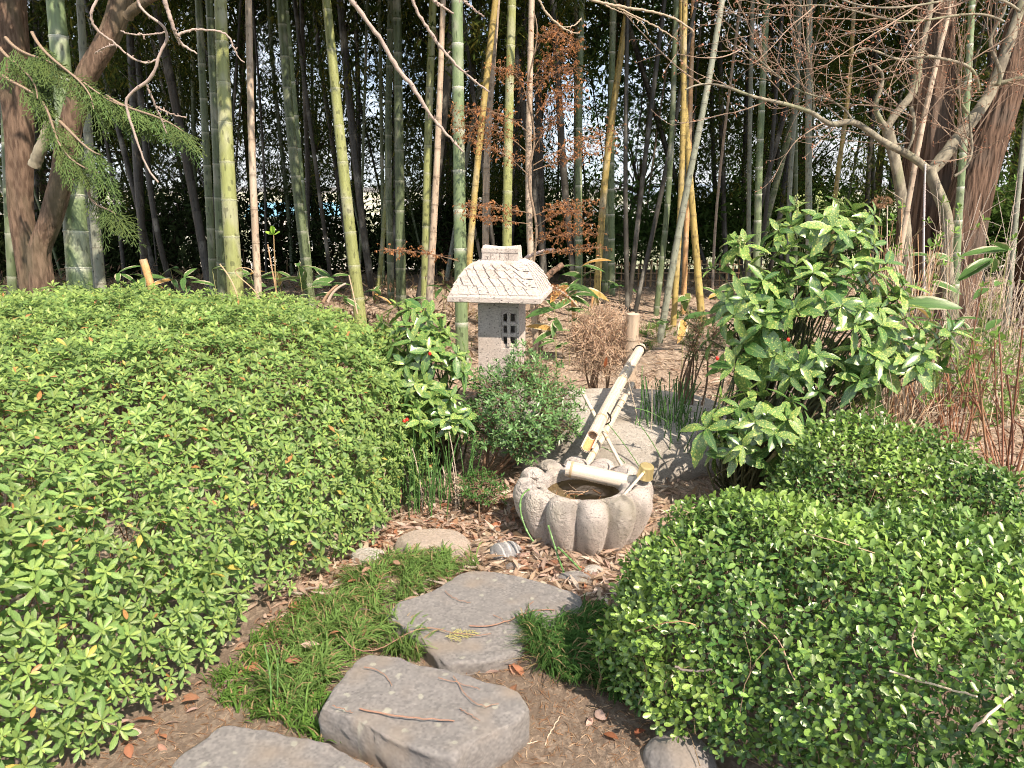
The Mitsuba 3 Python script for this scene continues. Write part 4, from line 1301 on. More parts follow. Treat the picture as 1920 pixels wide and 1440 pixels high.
AZ_LEAF = leaf_t([0.28, 0.62, 0.85], [0.105, 0.17, 0.125], 0.28, 0.16)
AZ_FAR = leaf_t([0.55], [0.19], 0.28, 0.16)
BOX_LEAF = leaf_t([0.35, 0.68, 0.92], [0.19, 0.265, 0.175], 0.32, 0.08)
BOX_FAR = leaf_t([0.70], [0.27], 0.32, 0.08)


def azalea_hedge():
    rng = np.random.default_rng(21)
    key = thing('azalea_hedge', 'big mounded azalea hedge with rosettes of pale green leaves filling the left side', 'hedge')
    poly = [(-.42, 3.95), (-.42, 3.3), (-.51, 2.85), (-.69, 2.50), (-.85, 2.22), (-.90, 1.96), (-.98, 1.76), (-1.07, 1.50), (-1.2, 1.20), (-2.6, 0.95), (-3.9, 1.5), (-4.2, 4.6), (-2.5, 5.0), (-1.3, 4.8), (-.78, 4.45)]
    groups, tpls = [], []
    allt, alln = [], []
    for layer, (sp, dz) in enumerate([(0.040, 0.0), (0.039, 0.038), (0.043, 0.080), (0.050, 0.14)]):
        p, n = hedge_surface(rng, poly, 0.68, 0.40, sp, 2.3, 0.06, 4, 0.05, 0.20, 1.1)
        gap = meshkit.fbm(p * 5.5, 2, 17)
        ok = (gap < 0.70) | (rng.uniform(0, 1, len(p)) < 0.35) if layer == 0 else np.ones(len(p), bool)
        p, n = p[ok], n[ok]
        p = p + n * ((meshkit.fbm(p * 5.0, 2, 6) - 0.5) * 0.17)[:, None]
        p = p - n * (dz + rng.uniform(-0.02, 0.035, (len(p), 1)))
        ok = seen(p, 0.25) & (p[:, 2] > 0.03)
        p, n = p[ok], n[ok]
        k = (9, 8, 7, 7)[layer]
        nn = unit(0.55 * n + [0.16, -0.24, 0.55] + rng.normal(0, 0.19, n.shape))
        size = rng.uniform(0.027, 0.050, len(p)) * (1 + 0.25 * sstep(0.62, 0.8, meshkit.noise(p * 4, 5)))
        bp, d, u = whorl(rng, p, nn, k, size, 0.02, 0.80)
        ls = np.repeat(size, k) * rng.uniform(0.75, 1.15, len(p) * k) * np.tile(np.linspace(1.08, 0.6, k), len(p))
        tone = rng.uniform(0.75, 1.2, (len(p), 1, 1)) * rng.uniform(0.85, 1.15, (len(p), k, 1))
        yel = np.linspace(0, 1, k)[None, :, None] ** 1.6 * 0.75
        cs = (np.array([0.158, 0.272, 0.085]) * (1 - yel) + np.array([0.36, 0.48, 0.125]) * yel) * tone
        brown = rng.uniform(0, 1, (len(p), k, 1)) > 0.985
        cs = np.where(brown, np.where(rng.uniform(0, 1, brown.shape) > 0.5, np.array([0.42, 0.22, 0.09]), np.array([0.46, 0.40, 0.10])), cs)
        far_ = (p[:, 1] > 2.7) if layer == 0 else (p[:, 1] > 1.9)
        for tp, m in ((AZ_LEAF, ~far_), (AZ_FAR, far_)):
            if m.any():
                mk = np.repeat(m, k)
                tpls.append(tp)
                groups.append((leaves(tp, bp[mk], d[mk], u[mk], ls[mk]).reshape(int(m.sum()), k, -1, 3), cs[m], layer * 0.6))
        allt.append(p)
        alln.append(nn)
    t, n = allt[1][::2], alln[1][::2]
    v, f = stems_to(rng, t, n, 0.20, 0.5, 0.0024)
    part(key, 'stems', B().add(v, f, c=(0.26, 0.15, 0.09)), 'm_twig', col=True, kind='stuff')
    shrub(key, tpls, groups, 'm_leaf', 'leaf_rosette')


azalea_hedge()


BOX_PTS = []


def boxwood(key, poly, H, R, seed, nparts=300, sc=1.0, power=2.2):
    rng = np.random.default_rng(seed)
    groups, tpls, ts, ns = [], [], [], []
    for layer, (sp, dz) in enumerate([(0.022, 0.0), (0.022, 0.025), (0.026, 0.052)]):
        p, n = hedge_surface(rng, poly, H, R, sp * sc, power, 0.05, seed, 0.07)
        lump = (meshkit.fbm(p * 7.0, 2, seed) - 0.5) * 0.11
        p = p + n * (lump[:, None] - dz + rng.uniform(-0.014, 0.014, (len(p), 1)))
        ok = seen(p, 0.2) & (p[:, 2] > 0.03)
        p, n = p[ok], n[ok]
        k = 6
        nn = unit(0.6 * n + [0, 0, 0.45] + rng.normal(0, 0.30, n.shape))
        size = rng.uniform(0.019, 0.028, len(p)) * sc
        bp, d, u = whorl(rng, p, nn, k, size, 0.05, 1.0)
        bp = bp + np.repeat(nn, k, 0) * np.tile(np.linspace(-0.5, 0.5, k), len(p))[:, None] * np.repeat(size, k)[:, None]
        ls = np.repeat(size, k) * rng.uniform(0.8, 1.15, len(p) * k)
        patch = sstep(0.42, 0.70, meshkit.fbm(p * 5, 3, seed + 7))[:, None, None]
        tone = rng.uniform(0.7, 1.25, (len(p), 1, 1)) * rng.uniform(0.85, 1.2, (len(p), k, 1))
        new = np.clip(np.linspace(-0.3, 1, k)[None, :, None] * 0.5 + patch * 0.55, 0, 1)
        cs = (np.array([0.058, 0.142, 0.033]) * (1 - new) + np.array([0.238, 0.372, 0.075]) * new) * tone
        far_ = (p[:, 1] > 2.0) if layer == 0 else (p[:, 1] > 0)
        for tp, m in ((BOX_LEAF, ~far_), (BOX_FAR, far_)):
            if m.any():
                mk = np.repeat(m, k)
                tpls.append(tp)
                groups.append((leaves(tp, bp[mk], d[mk], u[mk], ls[mk]).reshape(int(m.sum()), k, -1, 3), cs[m], layer * 0.5))
        ts.append(p)
        ns.append(nn)
        if layer == 0:
            BOX_PTS.append(p + n * 0.012)
    t, n = ts[0][::2], ns[0][::2]
    v, f = stems_to(rng, t, n, 0.10, 0.55, 0.0016, 4)
    part(key, 'stems', B().add(v, f, c=(0.22, 0.17, 0.11)), 'm_twig', col=True, kind='stuff')
    shrub(key, tpls, groups, 'm_leaf_gloss', 'leaf_sprig', nparts)


k = thing('boxwood_shrub', 'big rounded boxwood with small glossy leaves filling the lower right corner', 'shrub')
boxwood(k, [(.27, 1.90), (.275, 1.76), (.38, 1.60), (.56, 1.49), (.68, 1.30), (.76, 1.0), (.95, .80), (2.0, .75), (2.3, 1.4), (2.15, 1.9), (1.6, 2.06), (1.0, 2.16), (.62, 2.24), (.38, 2.12)], 0.57, 0.34, 31)
k = thing('boxwood_shrub', 'second lower boxwood mound behind the big one, below the spotted leaf shrub', 'shrub')
boxwood(k, [(.98, 2.70), (1.02, 2.50), (1.4, 2.32), (1.72, 2.18), (1.85, 2.3), (1.76, 2.65), (1.45, 2.95), (1.15, 2.92)], 0.57, 0.32, 32, 200, 1.05)


# ------------------------------------------------------------------ spotted laurel shrubs
AU_LEAF = leaf_t([0.10, 0.24, 0.36, 0.48, 0.60, 0.71, 0.81, 0.91], [0.075, 0.145, 0.175, 0.190, 0.175, 0.15, 0.11, 0.065], 0.30, 0.22, 0.0)
AUV = AU_LEAF[0].copy()
for k_ in range(4, 8):                      # toothed margin towards the tip
    for c_ in (0, 2):
        AUV[1 + 3 * k_ + c_, 1] *= 1.10 if k_ % 2 else 0.93
AU_LEAF = (AUV,) + AU_LEAF[1:]
AU_BENT = []
for c_ in (-0.16, 0.0, 0.22):                 # leaves more or less curled along their length
    w_ = AUV.copy()
    w_[:, 2] -= c_ * w_[:, 0] ** 2
    AU_BENT.append((w_,) + AU_LEAF[1:])


def spotted_shrub(label, base, lobes, ntips, size, seed, ids0, berries=(), buds=()):
    rng = np.random.default_rng(seed)
    key = thing('spotted_laurel', label, 'shrub')
    tips = []
    tries = 0
    while len(tips) < ntips and tries < 20000:
        tries += 1
        c, r = lobes[rng.choice(len(lobes), p=np.array([l[2] for l in lobes]))][:2]
        q = unit(rng.normal(0, 1, 3))
        if q[2] < -0.75 or (q[1] > 0.55 and rng.uniform() < 0.75):
            continue
        t = np.asarray(c) + q * np.asarray(r) * rng.uniform(0.62, 1.02)
        if t[2] < 0.10 or any(np.linalg.norm(t - o[0]) < size * 0.37 for o in tips):
            continue
        out = unit(q * [1, 1, 0.5] + [0, -0.15, 0.65] + rng.normal(0, 0.18, 3))
        tips.append((t, out))
    n = 0
    stems, rest = [], B()
    tips.sort(key=lambda o: np.linalg.norm(o[0] - EYE))
    for i, (t, out) in enumerate(tips):
        k = int(rng.integers(6, 9))
        s = size * rng.uniform(0.75, 1.15)
        bp, d, u = whorl(rng, t[None], out[None], k, np.array([s * 0.5]), -0.30, 0.75, 0.2)
        ls = s * np.linspace(1.1, 0.55, k) * rng.uniform(0.85, 1.1, k)
        pick = rng.integers(0, 3, k)
        ww = rng.uniform(0.82, 1.15, k)
        vs = np.stack([leaves(AU_BENT[pick[q]], bp[q:q + 1], d[q:q + 1], u[q:q + 1] + [0, 0, 0.2], ls[q], ww[q])[0] for q in range(k)])
        for q in range(k):
            ids0 += 1
            if n >= 299:
                rest.add(*leaf_block(AU_LEAF, vs[q:q + 1], None, np.array([float(ids0 % 997)])))
                continue
            part(key, 'leaf', B().add(*leaf_block(AU_LEAF, vs[q:q + 1], None, np.array([float(ids0 % 997)]))), 'm_aucuba', uv=True)
            n += 1
        b0 = np.asarray(base) + rng.normal(0, 0.03, 3) * [1, 1, 0]
        stems.append(spline([b0, (b0 + t) / 2 + rng.normal(0, 0.03, 3) + [0, 0.03, 0.02], t - out * 0.07, t + out * 0.02], 9))
    if rest.n:
        part(key, 'leaves', rest, 'm_aucuba', uv=True, kind='stuff')
    tv, tf = tubes(np.array(stems), np.linspace(0.0060, 0.0028, 9)[None], 6)
    part(key, 'stems', B().add(tv, tf, c=(0.08, 0.09, 0.045)), 'm_shine', col=True)
    for x, y, Y in berries:
        v, f = blob(P(x, y, Y), (0.0075, 0.0075, 0.009), 3, sub=2, amp=0.02)
        part(key, 'berry', B().add(v, f, c=(0.62, 0.03, 0.02)), 'm_shine', col=True)
    for x, y, Y in buds:
        b = B()
        c = P(x, y, Y)
        for q in range(26):
            o = rng.normal(0, 1, 3) * [0.010, 0.010, 0.016]
            v, f = blob(c + o, (0.0035, 0.0035, 0.0045), q, sub=1)
            b.add(v, f, c=np.array([0.30, 0.36, 0.13]) * rng.uniform(0.7, 1.1))
        st, sf = tubes(spline([c - [0, 0, 0.06], c], 4), 0.003, 5)
        b.add(st, sf, c=(0.25, 0.33, 0.12))
        part(key, 'flower_bud_cluster', b, 'm_shine', col=True)


spotted_shrub('tall spotted laurel with big glossy yellow speckled leaves behind the boxwood at the right', [1.10, 3.30, 0.0],
              [(P(1530, 620, 3.38), (0.50, 0.32, 0.38), 0.46), (P(1540, 440, 3.50), (0.28, 0.22, 0.14), 0.14), (P(1410, 800, 3.12), (0.22, 0.18, 0.22), 0.20), (P(1675, 670, 3.34), (0.27, 0.22, 0.25), 0.13), (P(1400, 530, 3.40), (0.16, 0.15, 0.2), 0.07)],
              165, 0.132, 51, 0, [(1478, 637, 3.1), (1345, 672, 3.1)], [(1497, 380, 3.35), (1535, 372, 3.4), (1573, 378, 3.45), (1622, 400, 3.5), (1388, 452, 3.3)])
spotted_shrub('smaller spotted laurel with red berries between the azalea hedge and the lantern', [-0.38, 3.62, 0.0],
              [(P(795, 690, 3.56), (0.23, 0.20, 0.21), 0.5), (P(775, 605, 3.74), (0.17, 0.13, 0.10), 0.2), (P(835, 780, 3.38), (0.12, 0.10, 0.11), 0.2), (P(775, 800, 3.30), (0.08, 0.08, 0.12), 0.1)],
              64, 0.108, 52, 500, [(806, 663, 3.36), (758, 790, 3.16), (763, 787, 3.17)])


# ------------------------------------------------------------------ loose small leaved bushes
SM_LEAF = leaf_t([0.5], [0.15], 0.25, 0.12)


def loose_bush(label, c, r, n, base, size, seed, tone, gap=0.02, k=8, bsdf='m_leaf', bark_c=(0.20, 0.13, 0.09), name='small_leaved_bush', cat='bush', nparts=300):
    rng = np.random.default_rng(seed)
    key = thing(name, label, cat)
    q = unit(rng.normal(0, 1, (n, 3))) * (rng.uniform(0.15, 1, (n, 1)) ** 0.4)
    t = np.asarray(c) + q * np.asarray(r) * (1 + 0.7 * (meshkit.noise(q * 3.0, seed) - 0.5)[:, None])
    t = t[(t[:, 2] > 0.05) & (q[:, 2] > -0.8)]
    t = t[thin(t, gap, rng)]
    out = unit((t - c) / np.asarray(r) * 0.6 + [0, 0, 0.9] + rng.normal(0, 0.25, t.shape))
    size = rng.uniform(0.8, 1.2, len(t)) * size
    bp, d, u = whorl(rng, t, out, k, size, 0.1, 1.0)
    ls = np.repeat(size, k) * rng.uniform(0.7, 1.15, len(t) * k)
    vs = leaves(SM_LEAF, bp, d, u, ls).reshape(len(t), k, -1, 3)
    cs = np.asarray(tone) * rng.uniform(0.7, 1.25, (len(t), k, 1)) * rng.uniform(0.8, 1.2, (len(t), 1, 1))
    shrub(key, SM_LEAF, [(vs, cs, 0.0)], bsdf, 'leaf_rosette', nparts)
    # branching stems: a few limbs, twigs from the nearest limb point to every tip
    limbs = [spline([np.asarray(base) + rng.normal(0, 0.012, 3) * [1, 1, 0], np.asarray(base) * 0.5 + np.asarray(c) * 0.5 + rng.normal(0, 0.05, 3), np.asarray(c) + unit(rng.normal(0, 1, 3) + [0, 0, 0.5]) * np.asarray(r) * 0.55], 14) for _ in range(9)]
    tv, tf = tubes(np.array(limbs), np.linspace(0.009, 0.0025, 14)[None], 6)
    part(key, 'limbs', B().add(tv, tf, c=bark_c), 'm_twig', col=True)
    lp = np.concatenate([l[5:] for l in limbs])
    _, i = cKDTree(lp).query(t)
    s = np.linspace(0, 1, 5)[None, :, None]
    mid = rng.normal(0, 0.012, (len(t), 1, 3)) * np.sin(s * np.pi)
    tv, tf = tubes(lp[i][:, None] * (1 - s) + t[:, None] * s + mid, np.linspace(0.0016, 0.0009, 5)[None], 3)
    part(key, 'twigs', B().add(tv, tf, c=np.array(bark_c) * 1.25), 'm_twig', col=True, kind='stuff')


loose_bush('airy small leaved bush hiding the foot of the lantern, left of the basin', P(972, 768, 3.52), (0.275, 0.23, 0.265), 2500, [-0.14, 3.50, 0.0], 0.031, 61, (0.115, 0.235, 0.075), 0.027, bsdf='m_leaf_gloss')
loose_bush('low dark green leafy sprigs at the left foot of the basin', P(905, 915, 3.10), (0.10, 0.12, 0.06), 240, [-0.13, 3.1, 0.0], 0.026, 62, (0.07, 0.16, 0.04), 0.024, 8)
loose_bush('low green weedy bush at the right edge among the red brown stems', P(1860, 700, 3.9), (0.30, 0.22, 0.20), 420, [1.9, 3.9, 0.0], 0.04, 64, (0.17, 0.27, 0.08), 0.05, 6)
loose_bush('small shaded bush with dark tiny leaves at the left of the spotted laurel', P(1318, 640, 4.0), (0.13, 0.13, 0.15), 600, [1.0, 4.05, 0.05], 0.018, 63, (0.10, 0.15, 0.05), 0.022, 7, name='dark_leaved_bush')


def twig_dome():
    rng = np.random.default_rng(71)
    key = thing('bare_twig_bush', 'dome of bare fine tan twigs between the lantern and the wooden post', 'bush')
    base = P(1122, 735, 4.55)
    base[2] = float(gz(base[0], base[1]))
    c = P(1125, 640, 4.55)
    r = np.array([0.235, 0.22, 0.25])
    limbs = [spline([base + rng.normal(0, 0.03, 3) * [1, 1, 0], (base + c) / 2 + rng.normal(0, 0.05, 3), c + unit(rng.normal(0, 1, 3) + [0, 0, 0.4]) * r * 0.45], 10) for _ in range(12)]
    tv, tf = tubes(np.array(limbs), np.linspace(0.008, 0.003, 10)[None], 6)
    part(key, 'limbs', B().add(tv, tf, c=(0.30, 0.21, 0.15)), 'm_twig', col=True)
    lp = np.concatenate([l[4:] for l in limbs])
    n = 850
    q = unit(rng.normal(0, 1, (n, 3)) + [0, 0, 0.15])
    t = c + q * r * rng.uniform(0.72, 1.05, (n, 1))
    _, i = cKDTree(lp + rng.normal(0, 0.02, lp.shape)).query(c + q * r * 0.4)
    s = np.linspace(0, 1, 6)[None, :, None]
    mid = rng.normal(0, 0.035, (n, 1, 3)) * np.sin(s * np.pi) + rng.normal(0, 0.012, (n, 6, 3))
    tv, tf = tubes(lp[i][:, None] * (1 - s) + t[:, None] * s + mid, np.linspace(0.0026, 0.0012, 6)[None], 3)
    cc = np.repeat(np.array([0.54, 0.41, 0.30]) * rng.uniform(0.6, 1.35, (n, 1)), 18, 0)
    b = B().add(tv, tf, c=cc)
    m = 1000
    j = rng.integers(0, n, m)
    st = t[j] * 0.8 + c * 0.2 + rng.normal(0, 0.02, (m, 3))
    en = st + unit(rng.normal(0, 1, (m, 3)) + [0, 0, 0.4]) * rng.uniform(0.03, 0.07, (m, 1))
    s = np.linspace(0, 1, 3)[None, :, None]
    tv, tf = tubes(st[:, None] * (1 - s) + en[:, None] * s + rng.normal(0, 0.004, (m, 3, 3)), np.array([[0.0017, 0.0014, 0.0009]]), 3)
    b.add(tv, tf, c=np.repeat(np.array([0.58, 0.43, 0.31]) * rng.uniform(0.6, 1.3, (m, 1)), 9, 0))
    part(key, 'twigs', b, 'm_twig', col=True, kind='stuff')
    pl = leaf_t([0.4, 0.75], [0.16, 0.12], 0.5, 0.1)
    part(key, 'dead_leaf', B().add(*leaf_block(pl, leaves(pl, P(1133, 690, 4.34)[None], np.array([[0.2, 0, 1.0]]), np.array([[0, -1.0, 0.2]]), 0.07), np.array([[0.25, 0.09, 0.04]]))), 'm_thin', col=True)


twig_dome()


# ------------------------------------------------------------------ horsetail clumps
def horsetail(label, foot, n, spread, hmin, hmax, seed, lean=0.10):
    rng = np.random.default_rng(seed)
    key = thing('horsetail_clump', label, 'reed')
    foot = np.asarray(foot, float)
    for i in range(n):
        b0 = foot + rng.normal(0, 1, 3) * [spread[0], spread[1], 0]
        b0[2] = float(gz(b0[0], b0[1])) - 0.01
        h = rng.uniform(hmin, hmax)
        d = unit(np.array([rng.normal(0, lean), rng.normal(0, lean), 1]))
        bend = rng.normal(0, 0.03, 3) * [1, 1, 0]
        K = int(h / 0.035) + 2
        t = np.linspace(0, 1, K)
        p = b0 + d * (t * h)[:, None] + bend * (t ** 2)[:, None]
        # every joint: pale sheath ring
        pp, rr, cc = [], [], []
        r = rng.uniform(0.0021, 0.0032)
        green = np.array([0.07, 0.16, 0.045]) * rng.uniform(0.7, 1.4) if rng.uniform() > 0.06 else np.array([0.50, 0.45, 0.36])
        for k in range(K):
            for o, q, col in ((-0.003, 1.0, 1.0), (-0.001, 1.25, 1.7), (0.003, 1.2, 0.35), (0.005, 1.0, 1.0)):
                pp.append(p[k] + d * o)
                rr.append(r * q)
                cc.append(col)
        tv, tf = tubes(np.array(pp), np.array(rr)[None], 5)
        part(key, 'stem', B().add(tv, tf, c=green, tone=np.repeat(np.array(cc), 5)), 'm_shine', col=True)


horsetail('clump of thin jointed horsetail stems below the smaller spotted laurel', G(800, 945, 0.0), 85, (0.125, 0.09), 0.16, 0.42, 81)
horsetail('clump of tall dark horsetail stems between the basin boulder and the spotted laurel', G(1262, 905, 0.0) + [0.0, 0.22, 0], 95, (0.085, 0.10), 0.20, 0.50, 82, 0.16)


def single_stem(label, pts, r=0.0035, name='horsetail', cat='reed', col=(0.11, 0.22, 0.07)):
    key = thing(name, label, cat)
    p = spline(pts, 26)
    rr = np.full(26, r)
    rr[::5] *= 1.35
    cc = np.ones(26)
    cc[::5] = 1.5
    tv, tf = tubes(p, rr[None], 6)
    put(key, B().add(tv, tf, c=col, tone=np.repeat(cc, 6)), 'm_shine', col=True)


single_stem('long horsetail stem bent down over the left lobes of the basin', [P(992, 918, 2.76), P(976, 940, 2.69), P(978, 968, 2.64), P(1000, 1015, 2.58)])
single_stem('horsetail stem leaning from the ground against the front of the basin', [P(1088, 1068, 2.42), P(1066, 1045, 2.47), P(1047, 1027, 2.53)])
single_stem('second horsetail stem hanging close to the basin front', [P(1057, 1072, 2.44), P(1047, 1045, 2.52), P(1028, 985, 2.60)])
single_stem('upright thin horsetail shoot in the short grass left of the middle stepping stone', [G(507, 1340, 0.0), G(507, 1340, 0) + [0.005, 0.01, 0.10], G(507, 1340, 0) + [-0.005, 0.02, 0.21]], 0.0024)
single_stem('second thin horsetail shoot in the short grass left of the middle stepping stone', [G(520, 1325, 0.0), G(520, 1325, 0) + [0.004, 0.01, 0.08], G(520, 1325, 0) + [0.01, 0.01, 0.15]], 0.0022)
for q, (x0, y0, x1, y1) in enumerate([(1140, 795, 1205, 885), (1128, 838, 1172, 868), (1195, 790, 1240, 860), (1250, 790, 1190, 765)]):
    single_stem(['green stem drooping from the spout cord towards the ladle', 'short green stem below the spout mouth beside the prop', 'green stem leaning behind the ladle from the tall horsetails', 'green stem reaching left across the boulder from the tall horsetails'][q],
                [P(x0, y0, 3.35), P((x0 + x1) / 2, (y0 + y1) / 2 - 4, 3.34), P(x1, y1, 3.33)], 0.002)


# ------------------------------------------------------------------ sasa (broad bamboo grass)
SASA = leaf_t([0.12, 0.3, 0.5, 0.7, 0.88], [0.095, 0.145, 0.155, 0.12, 0.06], 0.25, 0.30)


def sasa(label, foot, tip, n, size, seed, spread=1.0):
    rng = np.random.default_rng(seed)
    key = thing('sasa_plant', label, 'bamboo grass')
    foot, tip = np.asarray(foot, float), np.asarray(tip, float)
    foot = np.array([foot[0], foot[1], float(gz(foot[0], foot[1])) - 0.02])
    p = spline([foot, foot * 0.45 + tip * 0.55 + [0, 0, 0.02], tip], 8)
    tv, tf = tubes(p, np.linspace(0.0032, 0.002, 8)[None], 5)
    part(key, 'stem', B().add(tv, tf, c=(0.36, 0.36, 0.17)), 'm_twig', col=True)
    for q in range(n):
        b0 = p[-1 - (q // 3)]
        az = rng.uniform(0, 6.283)
        d = unit([math.cos(az) * spread, math.sin(az) * spread * 0.8 - 0.15, rng.uniform(-0.35, 0.6)])
        vs = leaves(SASA, b0[None], d[None], np.array([[0, -0.35, 1.0]]) + rng.normal(0, 0.3, (1, 3)), size * rng.uniform(0.75, 1.2))
        part(key, 'leaf', B().add(*leaf_block(SASA, vs, None, np.array([float((seed * 31 + q * 7) % 499)]))), 'm_sasa', uv=True)


for i, (x, y, Y, n, size, lab) in enumerate([
        (222, 512, 4.95, 4, 0.15, 'sasa with pale edged leaves beside the thickest culm, above the azalea hedge'),
        (268, 520, 5.0, 6, 0.16, 'sasa leaning over the hedge at the cut orange bamboo stump'),
        (345, 520, 5.1, 4, 0.13, 'low sasa between the stump and the thick yellow green culm'),
        (398, 505, 5.2, 4, 0.14, 'sasa just left of the thick yellow green culm'),
        (560, 500, 6.0, 7, 0.22, 'broad leaved sasa clump in shade behind the middle of the hedge'),
        (585, 535, 5.7, 5, 0.20, 'lower sasa clump in shade behind the middle of the hedge'),
        (645, 560, 5.4, 5, 0.17, 'sasa leaves at the foot of the bright green leaning culm'),
        (830, 540, 6.1, 5, 0.15, 'small sasa in shade between the straw pole and the fresh green culm'),
        (1090, 500, 6.2, 10, 0.26, 'sasa with long grey green leaves right of the lantern roof'),
        (1065, 535, 5.5, 10, 0.24, 'sasa with drooping leaves just right of the lantern eave'),
        (1040, 580, 5.2, 9, 0.20, 'sasa with yellowed leaves beside the lantern column'),
        (1040, 640, 5.0, 4, 0.13, 'low sasa between the lantern and the twiggy bush'),
        (1160, 535, 8.4, 4, 0.22, 'sasa tuft at the foot of the straight light green culm'),
        (1290, 560, 7.0, 5, 0.24, 'sasa with narrow hanging leaves between the yellow culms'),
        (1281, 600, 4.4, 3, 0.22, 'upright sasa with fresh green leaves left of the spotted laurel'),
        (1862, 485, 3.9, 4, 0.19, 'sasa with broad white edged leaves at the right edge'),
        (1890, 470, 3.7, 4, 0.18, 'sasa arching in from the right edge with a dried curled tip'),
        (470, 515, 6.6, 6, 0.18, 'shaded sasa behind the slim pinkish pole'),
        (520, 510, 7.2, 7, 0.22, 'shaded sasa between the pinkish pole and the left leaning shaded culm'),
        (620, 520, 6.8, 6, 0.20, 'shaded sasa left of the bright green leaning culm'),
        (705, 545, 7.0, 6, 0.20, 'shaded sasa under the touching pair of culms'),
        (775, 560, 6.9, 6, 0.18, 'shaded sasa behind the straw coloured pole foot'),
        (320, 505, 6.4, 6, 0.20, 'shaded sasa deep behind the cut orange stump'),
        (1345, 545, 7.6, 7, 0.22, 'sasa between the yellow culms and the spotted laurel'),
        (1230, 600, 6.0, 5, 0.14, 'small fresh sasa left of the leaning grey green culm'),
        (1690, 570, 3.5, 3, 0.26, 'sasa with one long leaf slanting over the top right of the spotted laurel'),
        (1745, 480, 4.4, 5, 0.18, 'sasa among the dry brown stems at the right'),
        (1790, 600, 4.2, 4, 0.16, 'half hidden sasa between the red brown stems at the right'),
        (1850, 620, 4.0, 5, 0.17, 'low sasa in front of the leaning cedar at the right edge')]):
    t = P(x, y, Y)
    sasa(lab, t + np.array([0.03, 0.05, 0]), t, n, size, 900 + i)


def undergrowth():
    rng = np.random.default_rng(171)
    key = thing('dead_twig_undergrowth', 'tangle of thin dead bamboo twigs and dry leaves low between the culms', 'undergrowth', kind='stuff')
    n = 3000
    y = rng.uniform(5.6, 13.0, n)
    x = rng.uniform(-0.75, 0.75, n) * y
    dens = meshkit.fbm(np.column_stack([x * 0.9, y * 0.9, x * 0]), 2, 9)
    ok = (rng.uniform(0, 1, n) < np.where(x < 0, 0.85, 0.5)) & (dens > 0.38) & ~((x > 0.3) & (x < 2.4) & (y < 9.5))
    b0 = np.column_stack([x, y, gz(x, y)])[ok]
    m = len(b0)
    d = unit(rng.normal(0, 1, (m, 3)) * [1, 1, 0.25] + [0, 0, 0.55])
    L = rng.uniform(0.15, 0.6, m)
    t = np.linspace(0, 1, 5)
    p = b0[:, None] + d[:, None] * t[None, :, None] * L[:, None, None] + rng.normal(0, 0.10, (m, 1, 3)) * (t ** 2)[None, :, None] - np.array([0, 0, 0.12]) * (t ** 2)[None, :, None]
    p[:, :, 2] = np.maximum(p[:, :, 2], b0[:, None, 2] + 0.004)
    tv, tf = tubes(p, np.linspace(0.004, 0.0015, 5)[None] * rng.uniform(0.6, 1.3, (m, 1)), 4)
    c = np.array([(0.30, 0.22, 0.15), (0.42, 0.33, 0.22), (0.20, 0.15, 0.11)])[rng.integers(0, 3, m)]
    b = B().add(tv, tf, c=np.repeat(c, 20, 0))
    q = 7
    j = np.repeat(np.arange(m), q)
    k = rng.integers(1, 5, m * q)
    pos = p[j, k] + rng.normal(0, 0.02, (m * q, 3))
    vs = leaves(BLADE, pos, rng.normal(0, 1, (m * q, 3)) + [0, 0, -0.5], np.array([0, 0, 1.0]) + rng.normal(0, 0.5, (m * q, 3)), rng.uniform(0.06, 0.14, m * q), 1.3)
    cc = np.array([(0.36, 0.26, 0.17), (0.46, 0.36, 0.24), (0.12, 0.17, 0.06), (0.26, 0.17, 0.11)])[rng.integers(0, 4, m * q)]
    b.add(*leaf_block(BLADE, vs, cc * rng.uniform(0.6, 1.2, (m * q, 1))))
    put(key, b, 'm_thin', col=True)


undergrowth()

# ------------------------------------------------------------------ tree trunks
def px_path(rows, Y, dY=0.0):
    """rows (x, y, width in photo pixels) measured on the photograph -> points and radii"""
    n = len(rows)
    pts = [P(x, y, Y + dY * i / max(1, n - 1)) for i, (x, y, w) in enumerate(rows)]
    return pts, [sz(w, p) / 2 for (x, y, w), p in zip(rows, pts)]


def grow_up(pts, rad, h, lean):
    d = unit(pts[-1] - pts[-2])
    for k in range(2):
        pts = pts + [pts[-1] + (d * [1, 1, 0] + [lean, 0, 0] + [0, 0, 1]) * h / 2]
        rad = rad + [rad[-1] * 0.9]
    return pts, rad


def tree_trunk(key, rows, Y, dY, bsdf, sides=44, amp=0.008, flute=0.02, ka=4.0, kl=1.5, seed=0, up=2.2, lean=0.0, name='trunk'):
    pts, rad = px_path(rows, Y, dY)
    g = float(gz(pts[0][0], pts[0][1])) - 0.06
    if pts[0][2] > g:
        pts, rad = [np.array([pts[0][0], pts[0][1], g])] + pts, [rad[0] * 1.25] + rad
    if up:
        pts, rad = grow_up(pts, rad, up, lean)
    v, f, uv = trunk(pts, rad, sides, 150, amp, ka, kl, seed, flute)
    part(key, name, B().add(v, f), bsdf)


def limb(key, rows, Y, dY=0.0, bsdf='m_bark', seed=0, name='limb', sides=10, n=26, amp=0.0):
    pts, rad = px_path(rows, Y, dY)
    p = spline(pts, n)
    r = np.interp(np.linspace(0, 1, n), np.linspace(0, 1, len(rad)), rad)
    r = r * (1 + 0.10 * (meshkit.noise(np.column_stack([np.arange(n) * 0.9, np.zeros(n) + seed, np.zeros(n)]), seed) - 0.5) * 2)
    v, f = capped(p, r, sides)
    part(key, name, B().add(v, f), bsdf)
    return p, r


